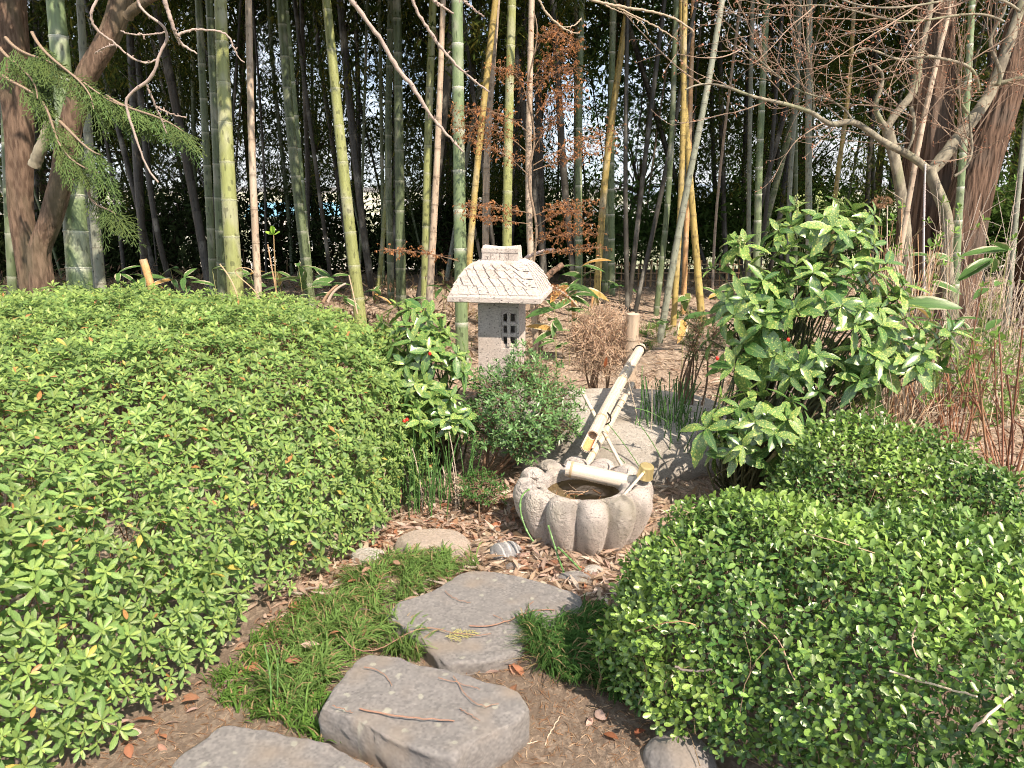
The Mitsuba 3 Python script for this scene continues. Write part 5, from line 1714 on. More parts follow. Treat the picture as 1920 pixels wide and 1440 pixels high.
LT1 = thing('conifer_tree', 'thick reddish brown tree trunk at the left edge of the picture', 'tree')
tree_trunk(LT1, [(70, 590, 42), (54, 480, 40), (42, 400, 44), (40, 300, 48), (38, 220, 44), (31, 120, 42), (24, 0, 44)], 5.0, 0.1, 'm_bark', seed=1, flute=0.03)
limb(LT1, [(64, 312, 22), (76, 280, 22), (86, 255, 20), (95, 226, 18)], 4.86, -0.05, 'm_maple_bark', 2, 'cut_limb', 14)
LT2 = thing('conifer_tree', 'curved reddish brown trunk leaning right in front of the thickest culm, with hanging green sprays', 'tree')
tree_trunk(LT2, [(80, 584, 46), (76, 507, 43), (74, 468, 36), (88, 430, 39), (104, 378, 38), (117, 327, 35), (125, 276, 33), (143, 200, 34), (168, 133, 42), (188, 100, 48), (213, 50, 50), (228, 0, 46)], 4.55, 0.1, 'm_bark', seed=4, flute=0.022, amp=0.006)
limb(LT2, [(240, 30, 20), (262, 10, 18), (300, -12, 14)], 4.5, -0.1, 'm_bark', 5)


def cypress_spray(rng):
    """a flat hanging spray of scale leaves along +x: list of short stalk pieces (start, end)"""
    seg = []
    L = 1.0
    n = 11
    for i in range(n):
        s = i / n
        seg.append(([s * L, 0, -0.25 * s * s], [(i + 1) / n * L, 0, -0.25 * ((i + 1) / n) ** 2]))
        side = 1 if i % 2 else -1
        l1 = 0.48 * (1 - s * 0.75) * rng.uniform(0.8, 1.2)
        a = rng.uniform(0.6, 0.85)
        b0 = np.array([s * L, 0, -0.25 * s * s])
        d = np.array([math.cos(a), side * math.sin(a), -0.25 + rng.normal(0, 0.1)])
        e = b0 + d * l1
        seg.append((b0, e))
        m = max(2, int(6 * l1 / 0.48))
        for j in range(1, m + 1):
            b1 = b0 + (e - b0) * (j / (m + 0.6))
            sd = 1 if j % 2 else -1
            a2 = math.atan2(d[1], d[0]) + sd * rng.uniform(0.5, 0.8)
            l2 = 0.16 * (1.25 - j / m) * rng.uniform(0.8, 1.2) + 0.03
            seg.append((b1, b1 + np.array([math.cos(a2), math.sin(a2), -0.25]) * l2))
    return np.array([[*map(np.asarray, s)] for s in seg], float)


def cypress():
    rng = np.random.default_rng(91)
    boughs = [([(10, 70), (48, 100), (90, 115), (150, 150), (200, 185), (240, 200)], 4.25, 30), ([(200, 180), (250, 205), (290, 218), (345, 248)], 4.1, 26),
              ([(0, 138), (45, 165), (82, 195), (105, 255), (125, 290), (160, 315), (196, 328)], 4.2, 22), ([(112, 228), (140, 255), (165, 278), (188, 290)], 4.15, 6),
              ([(166, 335), (172, 375), (190, 388), (218, 402)], 4.15, 9), ([(0, 90), (30, 120), (60, 150), (70, 185)], 4.3, 12), ([(60, 60), (110, 120), (160, 165), (175, 205)], 4.2, 13)]
    for q, (rows, Y, n) in enumerate(boughs):
        p = spline([P(x, y, Y - 0.25 * i / len(rows)) for i, (x, y) in enumerate(rows)], 24)
        tv, tf = tubes(p, np.linspace(0.009, 0.003, 24)[None], 6)
        part(LT2, 'bough', B().add(tv, tf, c=(0.27, 0.21, 0.16)), 'm_twig', col=True)
        for k in range(n):
            s = rng.uniform(0.12, 1.0)
            i = int(s * 23)
            t = unit(p[min(i + 1, 23)] - p[max(i - 1, 0)])
            d = unit(t * 0.7 + np.array([rng.normal(0.15, 0.4), rng.normal(-0.1, 0.4), -0.55]))
            seg = cypress_spray(rng)
            fr = frames(d[None], (np.array([0, -0.5, 1.0]) + rng.normal(0, 0.35, 3))[None])[0]
            L = rng.uniform(0.13, 0.24)
            w = p[i] + (seg * L) @ fr.T
            m = np.stack([w[:, 0], (w[:, 0] + w[:, 1]) / 2, w[:, 1]], 1)
            tv, tf = tubes(m, np.array([[0.0016, 0.0021, 0.0009]]), 3)
            part(LT2, 'leaf_spray', B().add(tv, tf, c=np.array([0.085, 0.15, 0.05]) * rng.uniform(0.6, 1.35) + np.array([0.03, 0.02, 0]) * rng.uniform()), 'm_twig', col=True)


cypress()


def shade_crown(key, c, r, n, size, seed, col):  # unseen leafy mass above the trunks, added to shade the culms
    rng = np.random.default_rng(seed)
    cl = np.asarray(c) + unit(rng.normal(0, 1, (40, 3))) * np.asarray(r) * rng.uniform(0.3, 1, (40, 1)) ** 0.5
    w = rng.integers(0, 40, n)
    pos = cl[w] + rng.normal(0, 1, (n, 3)) * np.asarray(r) * 0.2
    vs = leaves(BLADE, pos, rng.normal(0, 1, (n, 3)) + [0, 0, -0.7], np.array([0, 0, 1.0]) + rng.normal(0, 0.5, (n, 3)), size * rng.uniform(0.7, 1.3, n), 1.6)
    part(key, 'crown', B().add(*leaf_block(BLADE, vs, np.asarray(col) * rng.uniform(0.6, 1.3, (n, 1)))), 'm_thin', col=True, kind='stuff')
    st = np.array([spline([np.asarray(c) - [0, 0, r[2]], (np.asarray(c) + q) / 2, q], 6) for q in cl])
    tv, tf = tubes(st, np.linspace(0.03, 0.006, 6)[None], 4)
    part(key, 'upper_limbs', B().add(tv, tf, c=(0.2, 0.14, 0.1)), 'm_twig', col=True, kind='stuff')


shade_crown(LT1, (-3.6, 4.9, 4.5), (1.3, 0.9, 1.2), 5000, 0.17, 1, (0.09, 0.15, 0.045))
shade_crown(LT2, (-2.3, 4.4, 4.2), (1.4, 0.75, 1.0), 5000, 0.17, 2, (0.09, 0.15, 0.045))

# cedar trunks at the right
CED1 = thing('cedar_tree', 'upright red brown cedar trunk with stringy bark behind the bare branches at the right', 'tree')
tree_trunk(CED1, [(1728, 600, 92), (1735, 420, 78), (1742, 271, 62), (1752, 146, 58), (1758, 0, 56)], 7.2, 0.0, 'm_cedar', 90, 0.016, 0.022, 16.0, 0.5, 11, 3.0)
CED2 = thing('cedar_tree', 'red brown cedar trunk leaning right with deep stringy bark near the right edge', 'tree')
tree_trunk(CED2, [(1772, 600, 84), (1802, 430, 64), (1842, 290, 54), (1890, 146, 52), (1930, 0, 52)], 6.7, 0.0, 'm_cedar', 90, 0.016, 0.022, 16.0, 0.5, 14, 3.0)
CED3 = thing('cedar_tree', 'dark brown shaded trunk at the very right edge behind the leaning cedar', 'tree')
tree_trunk(CED3, [(1935, 560, 60), (1948, 300, 50), (1960, 0, 50)], 6.9, 0.0, 'm_cedar', 40, 0.016, 0.05, 9.0, 0.6, 15, 3.0)


shade_crown(CED1, (4.3, 7.2, 7.0), (1.9, 1.7, 1.8), 4500, 0.2, 3, (0.08, 0.13, 0.045))
shade_crown(CED2, (5.6, 6.7, 6.8), (1.8, 1.7, 1.8), 4500, 0.2, 4, (0.08, 0.13, 0.045))


# ------------------------------------------------------------------ bare branches with buds
def branch_tubes(rng, starts, dirs, n_sub, L, r0, droop=0.1, wig=0.05, K=9):
    """curved twigs from the starts, each with sub twigs; returns tube mesh arrays and bud points"""
    N = len(starts)
    t = np.linspace(0, 1, K)
    Ls = L * rng.uniform(0.5, 1.2, N)
    curv = rng.normal(0, 0.25, (N, 3)) + [0, 0, droop]
    p = starts[:, None] + dirs[:, None] * (t * 1)[None, :, None] * Ls[:, None, None] + curv[:, None] * (t ** 2)[None, :, None] * Ls[:, None, None] + np.cumsum(rng.normal(0, wig * 0.06, (N, K, 3)), 1)
    p[:, 0] = starts
    out = [(p, np.linspace(r0, r0 * 0.35, K)[None])]
    i = rng.integers(0, N, N * n_sub)
    k = rng.integers(2, K, N * n_sub)
    s = p[i, k]
    d = unit(unit(p[i, k] - p[i, k - 1]) + rng.normal(0, 0.6, (len(i), 3)))
    l2 = Ls[i] * rng.uniform(0.15, 0.42, len(i))
    t2 = np.linspace(0, 1, 5)
    c2 = rng.normal(0, 0.2, (len(i), 3)) + [0, 0, droop]
    q = s[:, None] + d[:, None] * t2[None, :, None] * l2[:, None, None] + c2[:, None] * (t2 ** 2)[None, :, None] * l2[:, None, None]
    out.append((q, np.linspace(r0 * 0.42, r0 * 0.2, 5)[None]))
    buds = np.concatenate([q[:, -1], q[:, 3], p[:, -1]])
    return out, buds


OCT = (np.array([[0, 0, 0], [0.5, 0.22, 0], [0.5, -0.11, 0.19], [0.5, -0.11, -0.19], [1, 0, 0]], float), np.array([[0, 1, 2], [0, 2, 3], [0, 3, 1], [4, 2, 1], [4, 3, 2], [4, 1, 3]]), np.zeros((5, 2)), np.ones(5))


def buds_mesh(rng, pts, size, col):
    vs = leaves(OCT, pts, rng.normal(0, 1, (len(pts), 3)), rng.normal(0, 1, (len(pts), 3)), size * rng.uniform(0.6, 1.4, len(pts)))
    return B().add(*leaf_block(OCT, vs, np.asarray(col) * rng.uniform(0.6, 1.4, (len(pts), 1))))


def bare_maple():
    rng = np.random.default_rng(101)
    key = thing('bare_maple', 'leafless maple with crooked mossy limbs and reddish budding twigs at the upper right', 'tree')
    trees = []
    tree_trunk(key, [(1782, 560, 24), (1776, 470, 22), (1776, 415, 19), (1760, 365, 19), (1742, 316, 22)], 5.0, 0.0, 'm_maple_bark', 18, 0.004, 0.01, 3, 3, 21, 0)
    rows = [([(1744, 322, 17), (1715, 298, 15), (1690, 283, 14), (1660, 268, 13), (1625, 243, 12), (1592, 228, 10), (1560, 233, 9), (1530, 216, 8), (1490, 200, 7), (1455, 191, 6), (1410, 180, 5), (1350, 160, 4), (1285, 168, 3)], 5.0, -0.5),
            ([(1742, 326, 22), (1790, 268, 24), (1825, 222, 25), (1850, 185, 22), (1878, 120, 20), (1905, 40, 18), (1925, -20, 16)], 5.02, 0.1),
            ([(1860, 158, 9), (1900, 150, 9), (1935, 138, 8)], 4.95, -0.1), ([(1872, 158, 8), (1866, 110, 7), (1858, 70, 6), (1878, 30, 6), (1882, -10, 5)], 4.9, -0.1),
            ([(1835, 170, 6), (1815, 125, 6), (1775, 112, 6), (1735, 106, 6), (1690, 112, 5), (1640, 95, 4), (1600, 100, 3)], 4.9, -0.4),
            ([(1815, 212, 6), (1800, 185, 5), (1797, 130, 4), (1803, 85, 3)], 4.92, -0.1), ([(1790, 330, 5), (1818, 300, 5), (1820, 245, 5), (1818, 215, 4)], 4.95, 0.0),
            ([(1700, 285, 4), (1712, 255, 6), (1700, 290, 5)][:2] + [(1708, 200, 8)], 4.85, 0.0),
            ([(1600, 232, 4), (1560, 190, 4), (1500, 170, 3), (1420, 110, 3), (1380, 85, 2)], 4.8, -0.3), ([(1525, 215, 4), (1522, 150, 3), (1515, 90, 3), (1520, 20, 2)], 4.75, 0.0),
            ([(1880, 40, 5), (1800, 28, 4), (1700, 40, 4), (1600, 20, 3), (1500, 12, 2)], 4.7, -0.4), ([(1910, 20, 5), (1840, -5, 4), (1720, 10, 4), (1560, -10, 3)], 4.5, -0.4)]
    P_, D_ = [], []
    for q, (r, Y, dY) in enumerate(rows):
        p, rad = limb(key, r, Y, dY, 'm_maple_bark', 30 + q, 'limb', 8, 40)
        j = rng.integers(6, 39, 8 if q not in (1, 2) else 4)
        P_.append(p[j])
        t = unit(p[np.minimum(j + 1, 39)] - p[j - 1])
        D_.append(unit(t + rng.normal(0, 0.55, t.shape) + [-0.25, -0.2, 0.12]))
    out, buds = branch_tubes(rng, np.concatenate(P_), np.concatenate(D_), 9, 0.62, 0.0042, 0.12)
    b = B()
    for p, r in out:
        tv, tf = tubes(p, r, 4)
        b.add(tv, tf, c=(0.36, 0.28, 0.215))
    part(key, 'twigs', b, 'm_twig', col=True, kind='stuff')
    part(key, 'buds', buds_mesh(rng, buds, 0.017, (0.42, 0.20, 0.13)), 'm_twig', col=True, kind='stuff')
    key = thing('gnarled_tree', 'small crooked grey tree in front of the upright cedar trunk', 'tree')
    tree_trunk(key, [(1698, 560, 22), (1694, 400, 19), (1686, 345, 19), (1674, 285, 17), (1664, 243, 18)], 6.2, 0, 'm_maple_bark', 16, 0.004, 0.012, 3, 3, 25, 0)
    limb(key, [(1664, 246, 14), (1650, 225, 11), (1642, 200, 9), (1650, 170, 6), (1635, 120, 4)], 6.2, -0.1, 'm_maple_bark', 26)
    limb(key, [(1664, 243, 13), (1695, 196, 15), (1712, 172, 14), (1722, 120, 12), (1738, 50, 10), (1745, -20, 9)], 6.2, 0.1, 'm_maple_bark', 27)


bare_maple()


def hanging(label, rows, Y, seed, col, spur=0.5, group=None):
    rng = np.random.default_rng(seed)
    key = thing('bare_branch', label, 'branch', group)
    for q, r in enumerate(rows):
        pts, rad = px_path(r, Y + 0.06 * q, 0.1)
        p = spline(pts, 40)
        rr = np.interp(np.linspace(0, 1, 40), np.linspace(0, 1, len(rad)), rad) * (1 + 0.18 * rng.uniform(-1, 1, 40))
        p = p + rng.normal(0, 0.0012, p.shape)
        tv, tf = tubes(p, rr[None], 7)
        part(key, 'twig' if q else 'stem', B().add(tv, tf, c=col), 'm_twig', col=True)
        j = rng.integers(3, 38, int(14 * spur))
        d = unit(rng.normal(0, 1, (len(j), 3)))
        t = np.linspace(0, 1, 3)[None, :, None]
        tv, tf = tubes(p[j][:, None] + d[:, None] * t * rng.uniform(0.008, 0.022, (len(j), 1, 1)), np.array([[0.0022, 0.0028, 0.0012]]), 4)
        part(key, 'spurs', B().add(tv, tf, c=np.array(col) * 0.85), 'm_twig', col=True, kind='stuff')


PALE = (0.43, 0.34, 0.30)
hanging('pale crooked bare branch hanging into the top left with several long twigs',
        [[(303, -15, 9), (315, 20, 8), (328, 60, 7), (333, 72, 6), (370, 100, 3)], [(258, -15, 5), (277, 27, 5), (310, 55, 5), (313, 62, 5), (300, 100, 6), (287, 137, 6), (273, 155, 6), (247, 173, 5), (237, 190, 5), (247, 233, 4), (267, 293, 4), (297, 342, 3)],
         [(193, -15, 5), (195, 67, 5), (217, 83, 4), (247, 108, 4), (293, 112, 3)], [(333, 67, 5), (367, 55, 4), (397, 57, 4), (427, 67, 4), (443, 100, 3), (458, 117, 2)], [(313, 60, 3), (253, 65, 3), (227, 58, 2)],
         [(275, 157, 4), (287, 187, 4), (300, 217, 3), (312, 250, 2)], [(289, 196, 3), (316, 212, 3), (350, 220, 2)], [(217, 83, 3), (195, 90, 3), (178, 100, 2)]], 3.1, 1, PALE)
hanging('longest pale bare branch slanting down from the top towards the fresh green culm', [[(648, -15, 9), (668, 12, 9), (690, 42, 8), (715, 75, 8), (735, 112, 9), (775, 165, 7), (800, 205, 6), (830, 243, 5), (868, 285, 3)]], 2.6, 2, PALE, 0.8)
hanging('second pale bare branch slanting down from the top, ending left of the olive culm', [[(768, -15, 6), (785, 25, 6), (805, 58, 6), (840, 105, 5), (872, 137, 4), (918, 172, 3)]], 2.7, 3, PALE, 0.7)
hanging('short pale bare twig with two tips poking in at the top middle', [[(795, -15, 5), (825, 10, 5), (850, 25, 3)], [(850, -15, 4), (880, 10, 4), (907, 31, 2)]], 2.6, 4, PALE, 0.4)
hanging('thin curved bare twig at the top between the tan pole and the bright green culm', [[(1005, -15, 4), (1022, 20, 4), (1045, 45, 4), (1065, 58, 3), (1087, 62, 2)], [(1050, 50, 2), (1075, 48, 2), (1090, 34, 2)]], 3.4, 5, (0.45, 0.36, 0.28), 0.3)
hanging('long pale bare twigs fanning in from the top right middle', [[(1085, -10, 5), (1130, 5, 5), (1180, 15, 5), (1235, 25, 4), (1300, 60, 3)], [(1140, 6, 4), (1190, 30, 3), (1230, 50, 3), (1270, 75, 2)], [(1130, 5, 3), (1170, 25, 2), (1205, 45, 2), (1215, 65, 2)]], 3.6, 6, (0.45, 0.36, 0.28), 0.4)


# ------------------------------------------------------------------ the little tree with dry orange leaves
def orange_tree():
    rng = np.random.default_rng(111)
    key = thing('dry_maple_sapling', 'slender sapling with tiers of dry orange brown leaves behind the lantern', 'tree')
    pts, rad = px_path([(1004, 690, 6), (1010, 600, 6), (1000, 500, 5), (1006, 430, 5), (992, 330, 5), (1002, 260, 4), (990, 170, 4), (1004, 90, 3), (1000, 20, 2)], 5.3)
    p = spline(pts, 50)
    tv, tf = tubes(p, np.interp(np.linspace(0, 1, 50), np.linspace(0, 1, len(rad)), rad)[None], 7)
    part(key, 'stem', B().add(tv, tf, c=(0.25, 0.20, 0.14)), 'm_twig', col=True)
    tiers = [[(1000, 110), (1035, 60), (1075, 85)], [(1000, 150), (1035, 105), (1080, 92)], [(998, 190), (1040, 135), (1082, 128)], [(992, 210), (950, 130), (935, 128)], [(995, 230), (1050, 175), (1083, 165)],
             [(992, 250), (940, 215), (850, 210)], [(992, 290), (930, 245), (845, 238)], [(992, 300), (1060, 205), (1080, 195)], [(1000, 310), (1080, 268), (1148, 245)], [(1000, 320), (1070, 295), (1148, 272)], [(992, 330), (900, 265), (868, 255)],
             [(995, 400), (935, 390), (872, 385)], [(1000, 405), (1060, 385), (1110, 376)], [(1002, 430), (1050, 400), (1105, 398)], [(1002, 455), (1060, 440), (1118, 438)], [(1004, 480), (1070, 468), (1130, 464)], [(995, 420), (900, 405), (880, 400)], [(1000, 470), (1040, 430), (1095, 420)],
             [(860, 490), (800, 475), (720, 468)], [(1010, 560), (1030, 540), (1060, 560)]]
    LF = leaf_t([0.5], [0.22], 0.6, 0.5)
    st, lv = [], []
    for q, r in enumerate(tiers):
        y0 = rng.uniform(-0.25, 0.2)
        t = spline([P(r[0][0], r[0][1], 5.3), P(r[1][0], r[1][1], 5.3 + y0 * 0.6), P(r[2][0], r[2][1], 5.3 + y0)], 16)
        tv, tf = tubes(t, np.linspace(0.0035, 0.001, 16)[None], 5)
        part(key, 'branch', B().add(tv, tf, c=(0.27, 0.20, 0.13)), 'm_twig', col=True)
        n = 105 if q < 11 else 85
        j = rng.integers(4, 16, n)
        c = t[j] + rng.normal(0, 1, (n, 3)) * [0.045, 0.06, 0.022 if q > 10 else 0.035]
        for a in range(3):
            az = rng.uniform(0, 6.283, n)
            d = np.stack([np.cos(az), np.sin(az), rng.normal(-0.5, 0.5, n)], -1)
            lv.append(leaves(LF, c, d, np.array([0, 0, 1.0]) + rng.normal(0, 0.6, (n, 3)), rng.uniform(0.012, 0.026, n)))
        s = np.linspace(0, 1, 3)[None, :, None]
        st.append(t[j][:, None] * (1 - s) + c[:, None] * s)
    vs = np.concatenate(lv)
    part(key, 'dry_leaves', B().add(*leaf_block(LF, vs, np.array([0.47, 0.24, 0.115]) * rng.uniform(0.5, 1.35, (len(vs), 1)))), 'm_thin', col=True, kind='stuff')
    tv, tf = tubes(np.concatenate(st), np.array([[0.0009, 0.0008, 0.0006]]), 3)
    part(key, 'twigs', B().add(tv, tf, c=(0.30, 0.19, 0.12)), 'm_twig', col=True, kind='stuff')


orange_tree()


# ------------------------------------------------------------------ right side: dry stems, hydrangeas
def stem_bundle(label, foot, spread, tips, n, seed, cols, r=0.0035, name='dry_stem_clump', cat='dry plant', leafy=0, forks=2):
    rng = np.random.default_rng(seed)
    key = thing(name, label, cat)
    foot, tips = np.asarray(foot, float), np.asarray(tips, float)
    forkp, leafp = [], []
    for i in range(n):
        b0 = foot + rng.normal(0, 1, 3) * [spread, spread, 0]
        b0[2] = float(gz(b0[0], b0[1])) - 0.02
        e = tips[0] + (tips[1] - tips[0]) * rng.uniform(0, 1, 3)
        e = b0 + (e - b0) * rng.uniform(0.6, 1.0)
        p = spline([b0, b0 * 0.5 + e * 0.5 + rng.normal(0, 0.02, 3), e], 8)
        tv, tf = tubes(p, np.linspace(r, r * 0.6, 8)[None] * rng.uniform(0.6, 1.2), 5)
        part(key, 'stem', B().add(tv, tf, c=np.array(cols[rng.integers(len(cols))]) * rng.uniform(0.75, 1.25)), 'm_twig', col=True)
        for q in range(forks):
            k = rng.integers(3, 8)
            d = unit(unit(p[7] - p[0]) + rng.normal(0, 0.5, 3))
            m = p[k] + d * rng.uniform(0.06, 0.18)
            forkp.append(np.array([p[k], (p[k] + m) / 2 + rng.normal(0, 0.006, 3), m]))
            leafp += [m, e]
    if forkp:
        tv, tf = tubes(np.array(forkp), np.array([[r * 0.5, r * 0.42, r * 0.3]]), 4)
        part(key, 'side_shoots', B().add(tv, tf, c=cols[0]), 'm_twig', col=True, kind='stuff')
    if leafy:
        pp = np.array(leafp)
        pp = pp[rng.permutation(len(pp))[:leafy]]
        bp, d, u = whorl(rng, pp, np.tile([0, 0, 1.0], (len(pp), 1)) + rng.normal(0, 0.3, pp.shape), 5, np.full(len(pp), 0.03), 0.2, 1.2)
        vs = leaves(AZ_LEAF, bp, d, u, rng.uniform(0.02, 0.045, len(bp)), 1.5)
        part(key, 'young_leaves', B().add(*leaf_block(AZ_LEAF, vs, np.array([0.16, 0.29, 0.06]) * rng.uniform(0.7, 1.3, (len(vs), 1)))), 'm_leaf', col=True, kind='stuff')
    return key


RED, TAN, GRY = (0.23, 0.115, 0.075), (0.56, 0.46, 0.34), (0.48, 0.42, 0.36)
k = stem_bundle('sheaf of tan dried upright stems behind the right end of the spotted laurel', P(1705, 650, 4.0), 0.10, [P(1620, 470, 4.0), P(1770, 370, 4.4)], 120, 121, [TAN, (0.46, 0.30, 0.18), GRY, (0.38, 0.22, 0.13)], 0.0034, leafy=14, forks=1)
k = stem_bundle('red brown hydrangea stems in the middle of the right side', [P(1778, 850, 3.7)[0], 3.7, 0], 0.035, [P(1715, 700, 3.6), P(1850, 520, 3.9)], 17, 122, [RED, (0.30, 0.15, 0.09)], 0.0056, 'hydrangea_bush', 'bush', 26, 2)
k = stem_bundle('red brown hydrangea stems at the right edge of the picture', [P(1890, 950, 3.15)[0], 3.15, 0], 0.04, [P(1830, 760, 3.0), P(1950, 560, 3.4)], 15, 123, [RED, (0.34, 0.19, 0.12)], 0.0060, 'hydrangea_bush', 'bush', 22, 2)
k = stem_bundle('tangle of pale dry twigs behind the red brown stems at the right', P(1860, 640, 4.6), 0.22, [P(1770, 560, 4.3), P(1960, 330, 4.9)], 70, 124, [GRY, TAN, (0.5, 0.43, 0.36)], 0.0030, leafy=34, forks=4)
k = stem_bundle('thin leafy shoots rising behind the top of the spotted laurel', P(1700, 560, 4.3), 0.16, [P(1640, 480, 4.2), P(1790, 340, 4.5)], 26, 125, [(0.32, 0.26, 0.16), RED], 0.0028, 'young_shoots', 'bush', 46, 3)
k = stem_bundle('low dry brown grass stalks between the boxwood mound and the laurel', P(1660, 790, 3.25), 0.14, [P(1560, 770, 3.0), P(1760, 700, 3.4)], 60, 126, [TAN, (0.40, 0.28, 0.18)], 0.0026, forks=1)


def dry_head():
    rng = np.random.default_rng(131)
    key = thing('dried_flower_head', 'withered brown hydrangea flower head on a thin stalk above the spotted laurel', 'dried flower')
    c = P(1654, 377, 4.1)
    p = spline([P(1660, 560, 4.15), P(1655, 470, 4.12), P(1648, 420, 4.1), c], 14)
    tv, tf = tubes(p, np.linspace(0.003, 0.002, 14)[None], 6)
    part(key, 'stalk', B().add(tv, tf, c=(0.2, 0.13, 0.09)), 'm_twig', col=True)
    LF = leaf_t([0.5], [0.32], 0.5, 0.5)
    n = 90
    q = unit(rng.normal(0, 1, (n, 3)))
    vs = leaves(LF, c + q * [0.035, 0.03, 0.018], q + [0, 0, -0.7], rng.normal(0, 1, (n, 3)), rng.uniform(0.014, 0.03, n))
    part(key, 'petals', B().add(*leaf_block(LF, vs, np.array([0.36, 0.24, 0.15]) * rng.uniform(0.5, 1.4, (n, 1)))), 'm_thin', col=True, kind='stuff')


dry_head()


def stick(label, pts, r, col, name='dry_stick', cat='stick', group=None, bend=0.0, seed=0, fork=None, K=14):
    rng = np.random.default_rng(seed)
    key = thing(name, label, cat, group)
    p = spline(pts, K)
    p = p + np.concatenate([[np.zeros(3)], rng.normal(0, bend, (K - 2, 3)), [np.zeros(3)]])
    v, f = capped(p, np.linspace(r, r * 0.7, K), 7)
    b = B().add(v, f, c=col)
    if fork is not None:
        q = spline([p[K // 2], p[K // 2] * 0.4 + np.asarray(fork) * 0.6 + [0, 0, 0.004], fork], 7)
        v, f = capped(q, np.linspace(r * 0.7, r * 0.4, 7), 6)
        b.add(v, f, c=col)
    put(key, b, 'm_twig', col=True)


stick('pale silvery upright stake in front of the upright cedar trunk', [P(1733, 560, 4.55), P(1732, 450, 4.55), P(1735, 308, 4.5)], 0.0075, (0.62, 0.58, 0.60))
stick('thin pale stake under the dried flower head', [P(1662, 560, 4.2), P(1663, 470, 4.2), P(1664, 385, 4.2)], 0.0045, (0.55, 0.47, 0.40))
stick('pinkish white dead culm splinter standing behind the boxwood mound', [P(1652, 815, 3.05), P(1655, 790, 3.05), P(1653, 772, 3.05)], 0.010, (0.68, 0.60, 0.56))
stick('pale bare stick slanting over the right of the spotted laurel', [P(1663, 465, 3.35), P(1690, 530, 3.4), P(1698, 600, 3.5)], 0.004, (0.50, 0.42, 0.35))
stick('thin stake leaning behind the hedge at the slim pinkish pole', [P(521, 560, 4.95), P(511, 510, 4.95), P(502, 458, 4.95)], 0.0055, (0.50, 0.33, 0.2))
stick('straw coloured split cane bent behind the thick yellow green culm foot', [P(446, 560, 4.7), P(430, 520, 4.7), P(412, 495, 4.7)], 0.006, (0.55, 0.40, 0.26))
stick('second bent straw coloured cane at the thick yellow green culm foot', [P(475, 565, 4.72), P(455, 525, 4.72), P(441, 508, 4.7), P(458, 502, 4.68), P(475, 512, 4.66)], 0.004, (0.55, 0.40, 0.26))
stick('short pale broken cane behind the hedge right of the middle', [P(615, 566, 4.75), P(628, 545, 4.75), P(648, 532, 4.75)], 0.010, (0.56, 0.44, 0.36))
stick('brown broken cane beside the short pale one behind the hedge', [P(606, 566, 4.8), P(618, 548, 4.8), P(633, 535, 4.8)], 0.011, (0.40, 0.27, 0.19))
stick('thin pale cane against the foot of the bright green leaning culm', [P(670, 588, 4.7), P(662, 550, 4.7), P(654, 516, 4.7)], 0.0055, (0.55, 0.42, 0.3))
stick('thick crooked dead brown branch lying right of the lantern roof', [P(1025, 520, 5.7), P(1042, 505, 5.7), P(1056, 496, 5.7)], 0.028, (0.28, 0.18, 0.13), name='fallen_branch', cat='branch', bend=0.004)
stick('thin pale dead branch sloping right behind the lantern eave', [P(1030, 535, 5.3), P(1060, 552, 5.3), P(1083, 575, 5.3)], 0.010, (0.45, 0.36, 0.29), name='fallen_branch', cat='branch')
stick('pale knobbly dead branch at the right of the lantern ridge', [P(985, 485, 5.4), P(1010, 473, 5.4), P(1040, 468, 5.4)], 0.014, (0.62, 0.50, 0.46), name='fallen_branch', cat='branch', bend=0.006)


def sprout():
    key = thing('sapling_sprout', 'single upright shoot with bright fresh leaves rising above the hedge near the slim pinkish pole', 'sapling')
    rng = np.random.default_rng(5)
    p = spline([P(518, 565, 4.6), P(516, 510, 4.6), P(513, 440, 4.6)], 10)
    tv, tf = tubes(p, np.linspace(0.005, 0.003, 10)[None], 6)
    part(key, 'stem', B().add(tv, tf, c=(0.36, 0.25, 0.13)), 'm_twig', col=True)
    LF = leaf_t([0.3, 0.65, 0.85], [0.18, 0.30, 0.22], 0.35, -0.25)
    for q, (d, s) in enumerate([((-1, -0.2, 0.15), 0.05), ((1, -0.2, 0.15), 0.05), ((-0.3, -0.4, 1), 0.06), ((0.35, -0.3, 1), 0.06), ((0, 0.3, 1.2), 0.05)]):
        vs = leaves(LF, p[-1][None], unit([d]), np.array([[0, -0.6, 1.0]]), s)
        part(key, 'leaf', B().add(*leaf_block(LF, vs, np.array([[0.30, 0.50, 0.08]]))), 'm_leaf', col=True)


sprout()

# ------------------------------------------------------------------ grass, litter, fallen leaves, twigs
HEDGE_L = shapely.Polygon([(-.62, 3.95), (-.62, 3.3), (-.70, 2.85), (-.87, 2.50), (-1.0, 2.22), (-1.08, 1.98), (-1.17, 1.80), (-1.35, 1.60), (-4.2, 1.3), (-4.2, 4.6), (-1.3, 4.8)])


def in_poly(rng, pix, n, z=0.0):
    pg = shapely.Polygon([G(x, y, z)[:2] for x, y in pix])
    x0, y0, x1, y1 = pg.bounds
    q = rng.uniform([x0, y0], [x1, y1], (n * 6, 2))
    q = q[shapely.contains(pg, shapely.points(q))][:n]
    return q


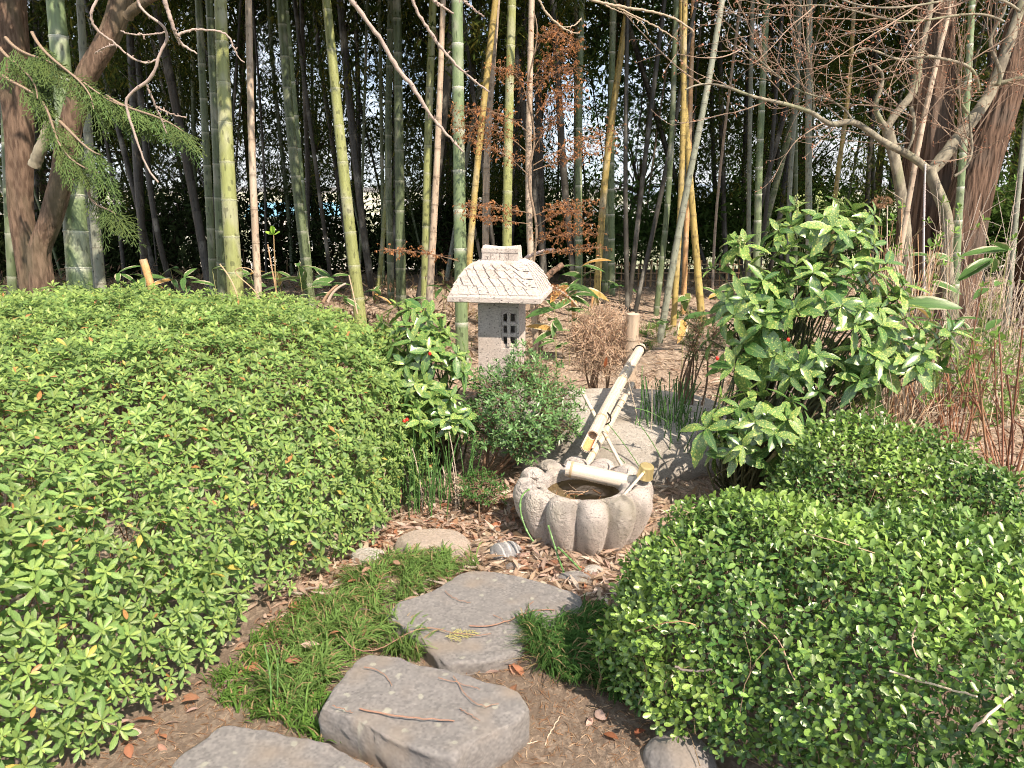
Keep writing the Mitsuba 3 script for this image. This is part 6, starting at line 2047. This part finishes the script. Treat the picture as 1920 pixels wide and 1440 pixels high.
def grass(label, pix, n, blades, size, seed, col, name='grass'):
    rng = np.random.default_rng(seed)
    key = thing(name, label, 'grass', kind='stuff')
    q = in_poly(rng, pix, n)
    K = 5
    N = len(q) * blades
    b0 = np.repeat(np.column_stack([q, gz(q[:, 0], q[:, 1])]), blades, 0) + rng.normal(0, 0.012, (N, 3)) * [1, 1, 0.1]
    az = np.repeat(6.283 * meshkit.noise(np.column_stack([q * 5, q[:, :1] * 0]), seed) * 2 + rng.normal(0, 0.7, len(q)), blades) + rng.normal(0, 0.9, N)
    h = size * rng.uniform(0.5, 1.2, N)
    t = np.linspace(0, 1, K)
    reach = rng.uniform(0.35, 1.0, N)
    hz = np.stack([np.cos(az), np.sin(az)], -1)
    side = np.stack([-np.sin(az), np.cos(az), 0 * az], -1)
    p = np.zeros((N, K, 3))
    p[:, :, :2] = b0[:, None, :2] + hz[:, None] * (t ** 1.6)[None, :, None] * (h * reach)[:, None, None]
    p[:, :, 2] = b0[:, None, 2] + (np.sin(t * 2.0)[None] * h[:, None] * (0.75 - 0.35 * reach)[:, None])
    w = 0.0021 * np.array([1, 1.1, 1.0, 0.75, 0.1])
    v = np.stack([p - side[:, None] * w[None, :, None], p + side[:, None] * w[None, :, None] + [0, 0, 0.0008]], 2).reshape(N, K * 2, 3)
    i = np.arange(K - 1) * 2
    f = np.vstack([np.stack([i, i + 1, i + 3], 1), np.stack([i, i + 3, i + 2], 1)])
    f = (f[None] + (np.arange(N) * K * 2)[:, None, None]).reshape(-1, 3)
    c = np.asarray(col) * rng.uniform(0.65, 1.35, (N, 1))
    dead = rng.uniform(0, 1, (N, 1)) > 0.88
    c = np.where(dead, np.array([0.42, 0.33, 0.18]), c)
    put(key, B().add(v.reshape(-1, 3), f, c=np.repeat(c, K * 2, 0)), 'm_thin', col=True)


grass('mat of drooping fine grass left of the stepping stones', [(500, 1300), (560, 1200), (620, 1120), (700, 1062), (760, 1062), (860, 1062), (915, 1074), (850, 1092), (775, 1125), (715, 1155), (770, 1200), (810, 1240), (770, 1240), (690, 1216), (640, 1255), (605, 1300), (585, 1345), (520, 1345)], 190, 20, 0.12, 141, (0.175, 0.29, 0.085))
grass('thin scattered grass on the soil beside the azalea hedge', [(420, 1260), (520, 1160), (600, 1110), (640, 1180), (600, 1300), (620, 1400), (540, 1360), (430, 1330), (380, 1300)], 190, 14, 0.06, 142, (0.14, 0.26, 0.06))
grass('dark shaded grass tuft between the stepping stone and the boxwood', [(985, 1205), (1050, 1180), (1110, 1165), (1170, 1240), (1215, 1330), (1080, 1290), (1010, 1260)], 130, 26, 0.115, 143, (0.085, 0.18, 0.05))
grass('small grass tuft in front of the left corner of the middle stepping stone', [(590, 1370), (625, 1372), (625, 1395), (595, 1392)], 7, 22, 0.07, 144, (0.12, 0.24, 0.05))
grass('patchy green grass and weeds on the litter behind the wooden post', [(1195, 640), (1300, 600), (1330, 640), (1270, 680), (1200, 690)], 60, 10, 0.10, 145, (0.13, 0.24, 0.06))
grass('weedy green grass on the litter at the right side', [(1740, 640), (1920, 560), (1920, 780), (1800, 800), (1740, 740)], 330, 12, 0.16, 146, (0.14, 0.25, 0.06))


def litter(label, n, region, size, seed, cols, name, tpl, lift=0.012, tilt=0.35):
    rng = np.random.default_rng(seed)
    key = thing(name, label, 'litter', kind='stuff')
    q = region(rng, n)
    p = np.column_stack([q, gz(q[:, 0], q[:, 1]) + rng.uniform(0.002, lift, len(q))])
    az = rng.uniform(0, 6.283, len(q))
    d = np.stack([np.cos(az), np.sin(az), rng.normal(0, tilt * 0.5, len(q))], -1)
    u = np.array([0, 0, 1.0]) + rng.normal(0, tilt, (len(q), 3))
    vs = leaves(tpl, p, d, u, size * rng.uniform(0.5, 1.25, len(q)), rng.uniform(0.7, 1.3, len(q)))
    c = np.array(cols)[rng.integers(0, len(cols), len(q))] * rng.uniform(0.7, 1.25, (len(q), 1))
    put(key, B().add(*leaf_block(tpl, vs, c)), 'm_thin', col=True)


def wedge(rng, n):
    y = 2.35 + 7.5 * rng.uniform(0, 1, n) ** 1.25
    q = np.column_stack([rng.uniform(-0.75, 0.78, n) * y, y])
    return q[~shapely.contains(HEDGE_L, shapely.points(q))]


def near_path(rng, n):
    return np.vstack([in_poly(rng, [(120, 1440), (480, 1200), (700, 960), (980, 900), (1000, 1060), (1110, 1090), (1130, 1240), (1260, 1440), (700, 1450)], n)])


LIT = leaf_t([0.4], [0.085], 0.25, 0.12)
BROAD = leaf_t([0.25, 0.55, 0.8], [0.17, 0.24, 0.17], 0.35, 0.25)
litter('dry tan bamboo leaves strewn over the ground behind the basin and in the grove', 30000, wedge, 0.10, 151, [(0.56, 0.46, 0.36), (0.45, 0.345, 0.255), (0.64, 0.56, 0.48), (0.32, 0.235, 0.175), (0.52, 0.40, 0.325)], 'bamboo_leaf_litter', LIT, 0.025, 0.4)
litter('fine brown needles and chaff on the soil of the path', 9000, near_path, 0.035, 152, [(0.40, 0.24, 0.14), (0.30, 0.17, 0.10), (0.55, 0.42, 0.30)], 'needle_litter', leaf_t([0.5], [0.03], 0.2, 0.2), 0.006, 0.2)
litter('small crumbled dry leaf bits along the hedge foot and round the basin', 900, lambda rng, n: np.vstack([in_poly(rng, [(430, 1210), (560, 1090), (720, 960), (990, 900), (1000, 1060), (900, 1010), (700, 1050), (500, 1240)], n), in_poly(rng, [(930, 1040), (1000, 1060), (1110, 1075), (1100, 1100), (960, 1070)], n // 5)]), 0.035, 153,
       [(0.46, 0.31, 0.23), (0.62, 0.49, 0.41), (0.33, 0.20, 0.135)], 'crumbled_leaf_litter', BROAD, 0.015, 0.5)


def fallen(label, p, size, az, col, group=None, tilt=0.25, seed=0):
    rng = np.random.default_rng(seed)
    key = thing('fallen_leaf', label, 'leaf', group)
    d = np.array([[math.cos(az), math.sin(az), rng.normal(0, tilt * 0.4)]])
    vs = leaves(BROAD, np.asarray(p, float)[None], d, np.array([[0, 0, 1.0]]) + rng.normal(0, tilt, (1, 3)), size, rng.uniform(0.75, 1.15))
    put(key, B().add(*leaf_block(BROAD, vs, np.asarray(col, float)[None])), 'm_thin', col=True)


def gp(x, y, z=0.012):
    p = G(x, y, z)
    p[2] = float(gz(p[0], p[1])) + z
    return p


PINK, ORG, BRN = (0.62, 0.46, 0.40), (0.55, 0.27, 0.16), (0.40, 0.22, 0.14)
for i, (x, y, s, az, c, lab) in enumerate([
        (905, 1262, 0.075, 0.4, PINK, 'crumpled pale pink leaf in front of the diamond stepping stone'), (955, 1258, 0.045, 1.3, ORG, 'orange leaf beside the pale pink one before the diamond stepping stone'),
        (488, 1190, 0.060, 0.1, PINK, 'pale pink leaf lying flat at the foot of the azalea hedge'), (480, 1245, 0.055, 2.0, ORG, 'orange brown leaf standing by the thin shoots left of the grass'),
        (420, 1285, 0.055, 1.4, PINK, 'pale pointed leaf on the bare soil left of the grass'), (555, 1140, 0.065, 2.2, ORG, 'orange leaf curled under the hedge at the grass edge'),
        (270, 1310, 0.055, 0.6, (0.50, 0.36, 0.30), 'greyish pink leaf on the soil under the lower hedge edge'), (650, 1085, 0.055, 1.1, ORG, 'upright orange leaf beside the grass near the greenish stone'),
        (900, 1000, 0.075, -0.5, (0.72, 0.62, 0.50), 'long pale sheath of bamboo lying left of the basin'), (895, 1050, 0.045, 1.4, PINK, 'pale spotted leaf on the grass beside the diamond stepping stone'),
        (700, 1040, 0.05, 0.3, PINK, 'curled pink leaf behind the small grass end at the greenish stone'), (1190, 1385, 0.055, 0.9, (0.36, 0.15, 0.09), 'dark red leaf in the shade left of the dark stone'),
        (1160, 1395, 0.05, 2.4, (0.33, 0.14, 0.08), 'second dark red leaf in the shade left of the dark stone'), (790, 975, 0.05, 0.5, (0.58, 0.35, 0.27), 'pinkish leaf at the foot of the left horsetails'),
        (1090, 1105, 0.045, 0.3, PINK, 'pale curled leaf right of the flat grey stone before the basin'), (580, 1240, 0.035, 1.0, BRN, 'small brown leaf on the thin grass'),
        (1010, 1085, 0.04, 0.2, PINK, 'pale leaf on the gravelly litter between the basin and the stepping stone')]):
    fallen(lab, gp(x, y), s, az, c, seed=500 + i)
rng = np.random.default_rng(161)
pts = np.vstack([in_poly(rng, [(120, 1430), (300, 1300), (480, 1190), (600, 1100), (720, 980), (760, 1000), (640, 1100), (560, 1180), (480, 1260), (420, 1350), (300, 1400)], 60),
                 in_poly(rng, [(760, 960), (990, 900), (985, 1000), (1010, 1060), (940, 1020), (780, 990)], 60), in_poly(rng, [(970, 1060), (1120, 1075), (1110, 1110), (960, 1075)], 26), in_poly(rng, [(860, 1250), (990, 1235), (1200, 1400), (1000, 1320)], 10), in_poly(rng, [(500, 1300), (640, 1110), (780, 1070), (780, 1130), (700, 1200), (600, 1290)], 16)])
for i, q in enumerate(pts):
    side = 'caught in the grass left of the stepping stones' if i >= 156 else 'under the edge of the azalea hedge' if q[0] < -0.42 else 'around the foot of the basin' if q[1] > 2.2 else 'on the soil right of the middle stepping stone'
    fallen('small dry brown leaf lying ' + side, [q[0], q[1], float(gz(*q)) + rng.uniform(0.004, 0.022) + (0.05 if i >= 156 else 0)], rng.uniform(0.03, 0.06), rng.uniform(0, 6.28), np.array([ORG, BRN, PINK, (0.48, 0.31, 0.23)][rng.integers(4)]) * rng.uniform(0.8, 1.1), 'dry leaves ' + side, 0.45, 600 + i)


def on_stone(x, y, z):
    return G(x, y, z) + [0, 0, 0.004]


for i, (pp, z, r, lab) in enumerate([
        ([(880, 1175), (940, 1170), (990, 1150), (1040, 1146)], 0.066, 0.0022, 'longest curved twig lying across the diamond stepping stone'), ([(835, 1110), (855, 1125), (882, 1131)], 0.066, 0.0014, 'thin dark curved twig near the left back edge of the diamond stepping stone'),
        ([(1000, 1130), (985, 1155), (1010, 1180)], 0.066, 0.0014, 'thin twig crossing the longest twig on the diamond stepping stone'), ([(925, 1155), (945, 1165), (955, 1172)], 0.066, 0.0012, 'tiny twig left of the middle of the diamond stepping stone'),
        ([(675, 1331), (740, 1344), (800, 1350), (852, 1354)], 0.122, 0.0024, 'straight brown twig lying along the front of the middle stepping stone'), ([(683, 1253), (705, 1258), (735, 1288)], 0.122, 0.0014, 'curved thin twig at the back left of the middle stepping stone'),
        ([(850, 1270), (870, 1300), (905, 1326), (935, 1322)], 0.122, 0.0014, 'S shaped thin twig on the right of the middle stepping stone'), ([(822, 1273), (860, 1283), (900, 1295)], 0.122, 0.0012, 'straight thin twig at the back right of the middle stepping stone'),
        ([(862, 1330), (880, 1342), (900, 1353)], 0.122, 0.0012, 'short thin twig near the right front of the middle stepping stone'), ([(624, 1325), (645, 1332), (662, 1338)], 0.122, 0.0012, 'short dark twig on the front left edge of the middle stepping stone'),
        ([(640, 1195), (720, 1215), (790, 1180), (860, 1190), (920, 1190)], 0.072, 0.0016, 'long thin vine like twig running from the grass onto the diamond stepping stone'), ([(1022, 1400), (1035, 1370), (1050, 1345)], 0.01, 0.0022, 'pale twig on the bare soil right of the middle stepping stone'),
        ([(970, 1400), (990, 1397), (1008, 1392)], 0.01, 0.0020, 'short pale twig on the soil by the right front of the middle stepping stone'), ([(860, 1250), (920, 1252), (985, 1225)], 0.012, 0.0018, 'bent twig on the soil between the two upper stepping stones')]):
    stick(lab, [on_stone(x, y, z) for x, y in pp], r, (0.30, 0.19, 0.13) if i < 11 else (0.55, 0.42, 0.33), 'twig', 'twig', None, 0.0012, 700 + i)
def fresh_sprig():
    rng = np.random.default_rng(9)
    key = thing('fallen_sprig', 'tiny fallen green conifer sprig on the front of the diamond stepping stone', 'sprig')
    seg = cypress_spray(rng)
    p = on_stone(835, 1195, 0.068)
    fr = frames(np.array([[1.0, 0.25, 0.0]]), np.array([[0, 0, 1.0]]))[0]
    w = p + (seg * [1, 1, 0.1] * 0.10) @ fr.T
    tv, tf = tubes(np.stack([w[:, 0], w.mean(1), w[:, 1]], 1), np.array([[0.0010, 0.0013, 0.0007]]), 3)
    put(key, B().add(tv, tf, c=(0.36, 0.34, 0.13)), 'm_twig', col=True)


fresh_sprig()
# sticks caught on the boxwood
for i, (pp, r, c, lab) in enumerate([
        ([(1668, 1258, 1.52), (1740, 1280, 1.50), (1832, 1306, 1.47)], 0.0035, (0.66, 0.55, 0.42), 'long straw coloured cane lying on the boxwood at the lower right'), ([(1858, 1340, 1.42), (1880, 1318, 1.44), (1905, 1296, 1.46)], 0.0045, (0.62, 0.52, 0.42), 'short pale cane end on the boxwood at the right edge'),
        ([(1408, 1128, 1.72), (1425, 1165, 1.69), (1455, 1195, 1.66), (1475, 1240, 1.62), (1490, 1275, 1.58)], 0.0025, (0.50, 0.35, 0.25), 'crooked brown twig hanging down over the front of the boxwood'), ([(1188, 1184, 1.75), (1235, 1170, 1.77), (1290, 1168, 1.79), (1310, 1175, 1.80)], 0.0025, (0.48, 0.30, 0.17), 'reddish brown twig lying across the left front of the boxwood'),
        ([(1465, 998, 2.0), (1490, 1002, 2.0), (1513, 1004, 2.0)], 0.0045, (0.66, 0.56, 0.42), 'pale flat bit of cane lying on top of the boxwood'), ([(1782, 862, 2.55), (1798, 868, 2.53), (1815, 874, 2.52)], 0.0045, (0.66, 0.58, 0.45), 'pale cane bit lying on the far boxwood mound'),
        ([(1545, 1030, 1.95), (1600, 1024, 1.97), (1650, 1040, 1.96)], 0.002, (0.48, 0.36, 0.24), 'thin arched twig on top of the boxwood, right of the pale bit of cane'), ([(1248, 1008, 2.0), (1275, 1035, 1.98), (1285, 1060, 1.96)], 0.002, (0.45, 0.30, 0.2), 'thin brown twig at the top left of the boxwood'),
        ([(1720, 1175, 1.65), (1712, 1205, 1.63), (1724, 1240, 1.60)], 0.0025, (0.46, 0.35, 0.26), 'curved brown twig on the boxwood above the long cane'), ([(1265, 1250, 1.66), (1300, 1258, 1.67), (1335, 1255, 1.68)], 0.0045, (0.20, 0.17, 0.16), 'dark bare branch showing at the front of the boxwood')]):
    q_ = np.concatenate(BOX_PTS) - EYE
    px_ = np.column_stack([960 + F_PX * (q_ @ RGT) / (q_ @ FWD), 720 - F_PX * (q_ @ UPV) / (q_ @ FWD)])
    on = []
    for x, y, Y in pp:                      # lay the twig on the leaves found along that line of sight
        near = np.hypot(px_[:, 0] - x, px_[:, 1] - y) < 22
        on.append(P(x, y, np.percentile(q_[near, 1], 12) + 0.002 if near.any() else Y))
    stick(lab, on, r * 0.75, c, 'caught_twig', 'twig', None, 0.0012, 800 + i)
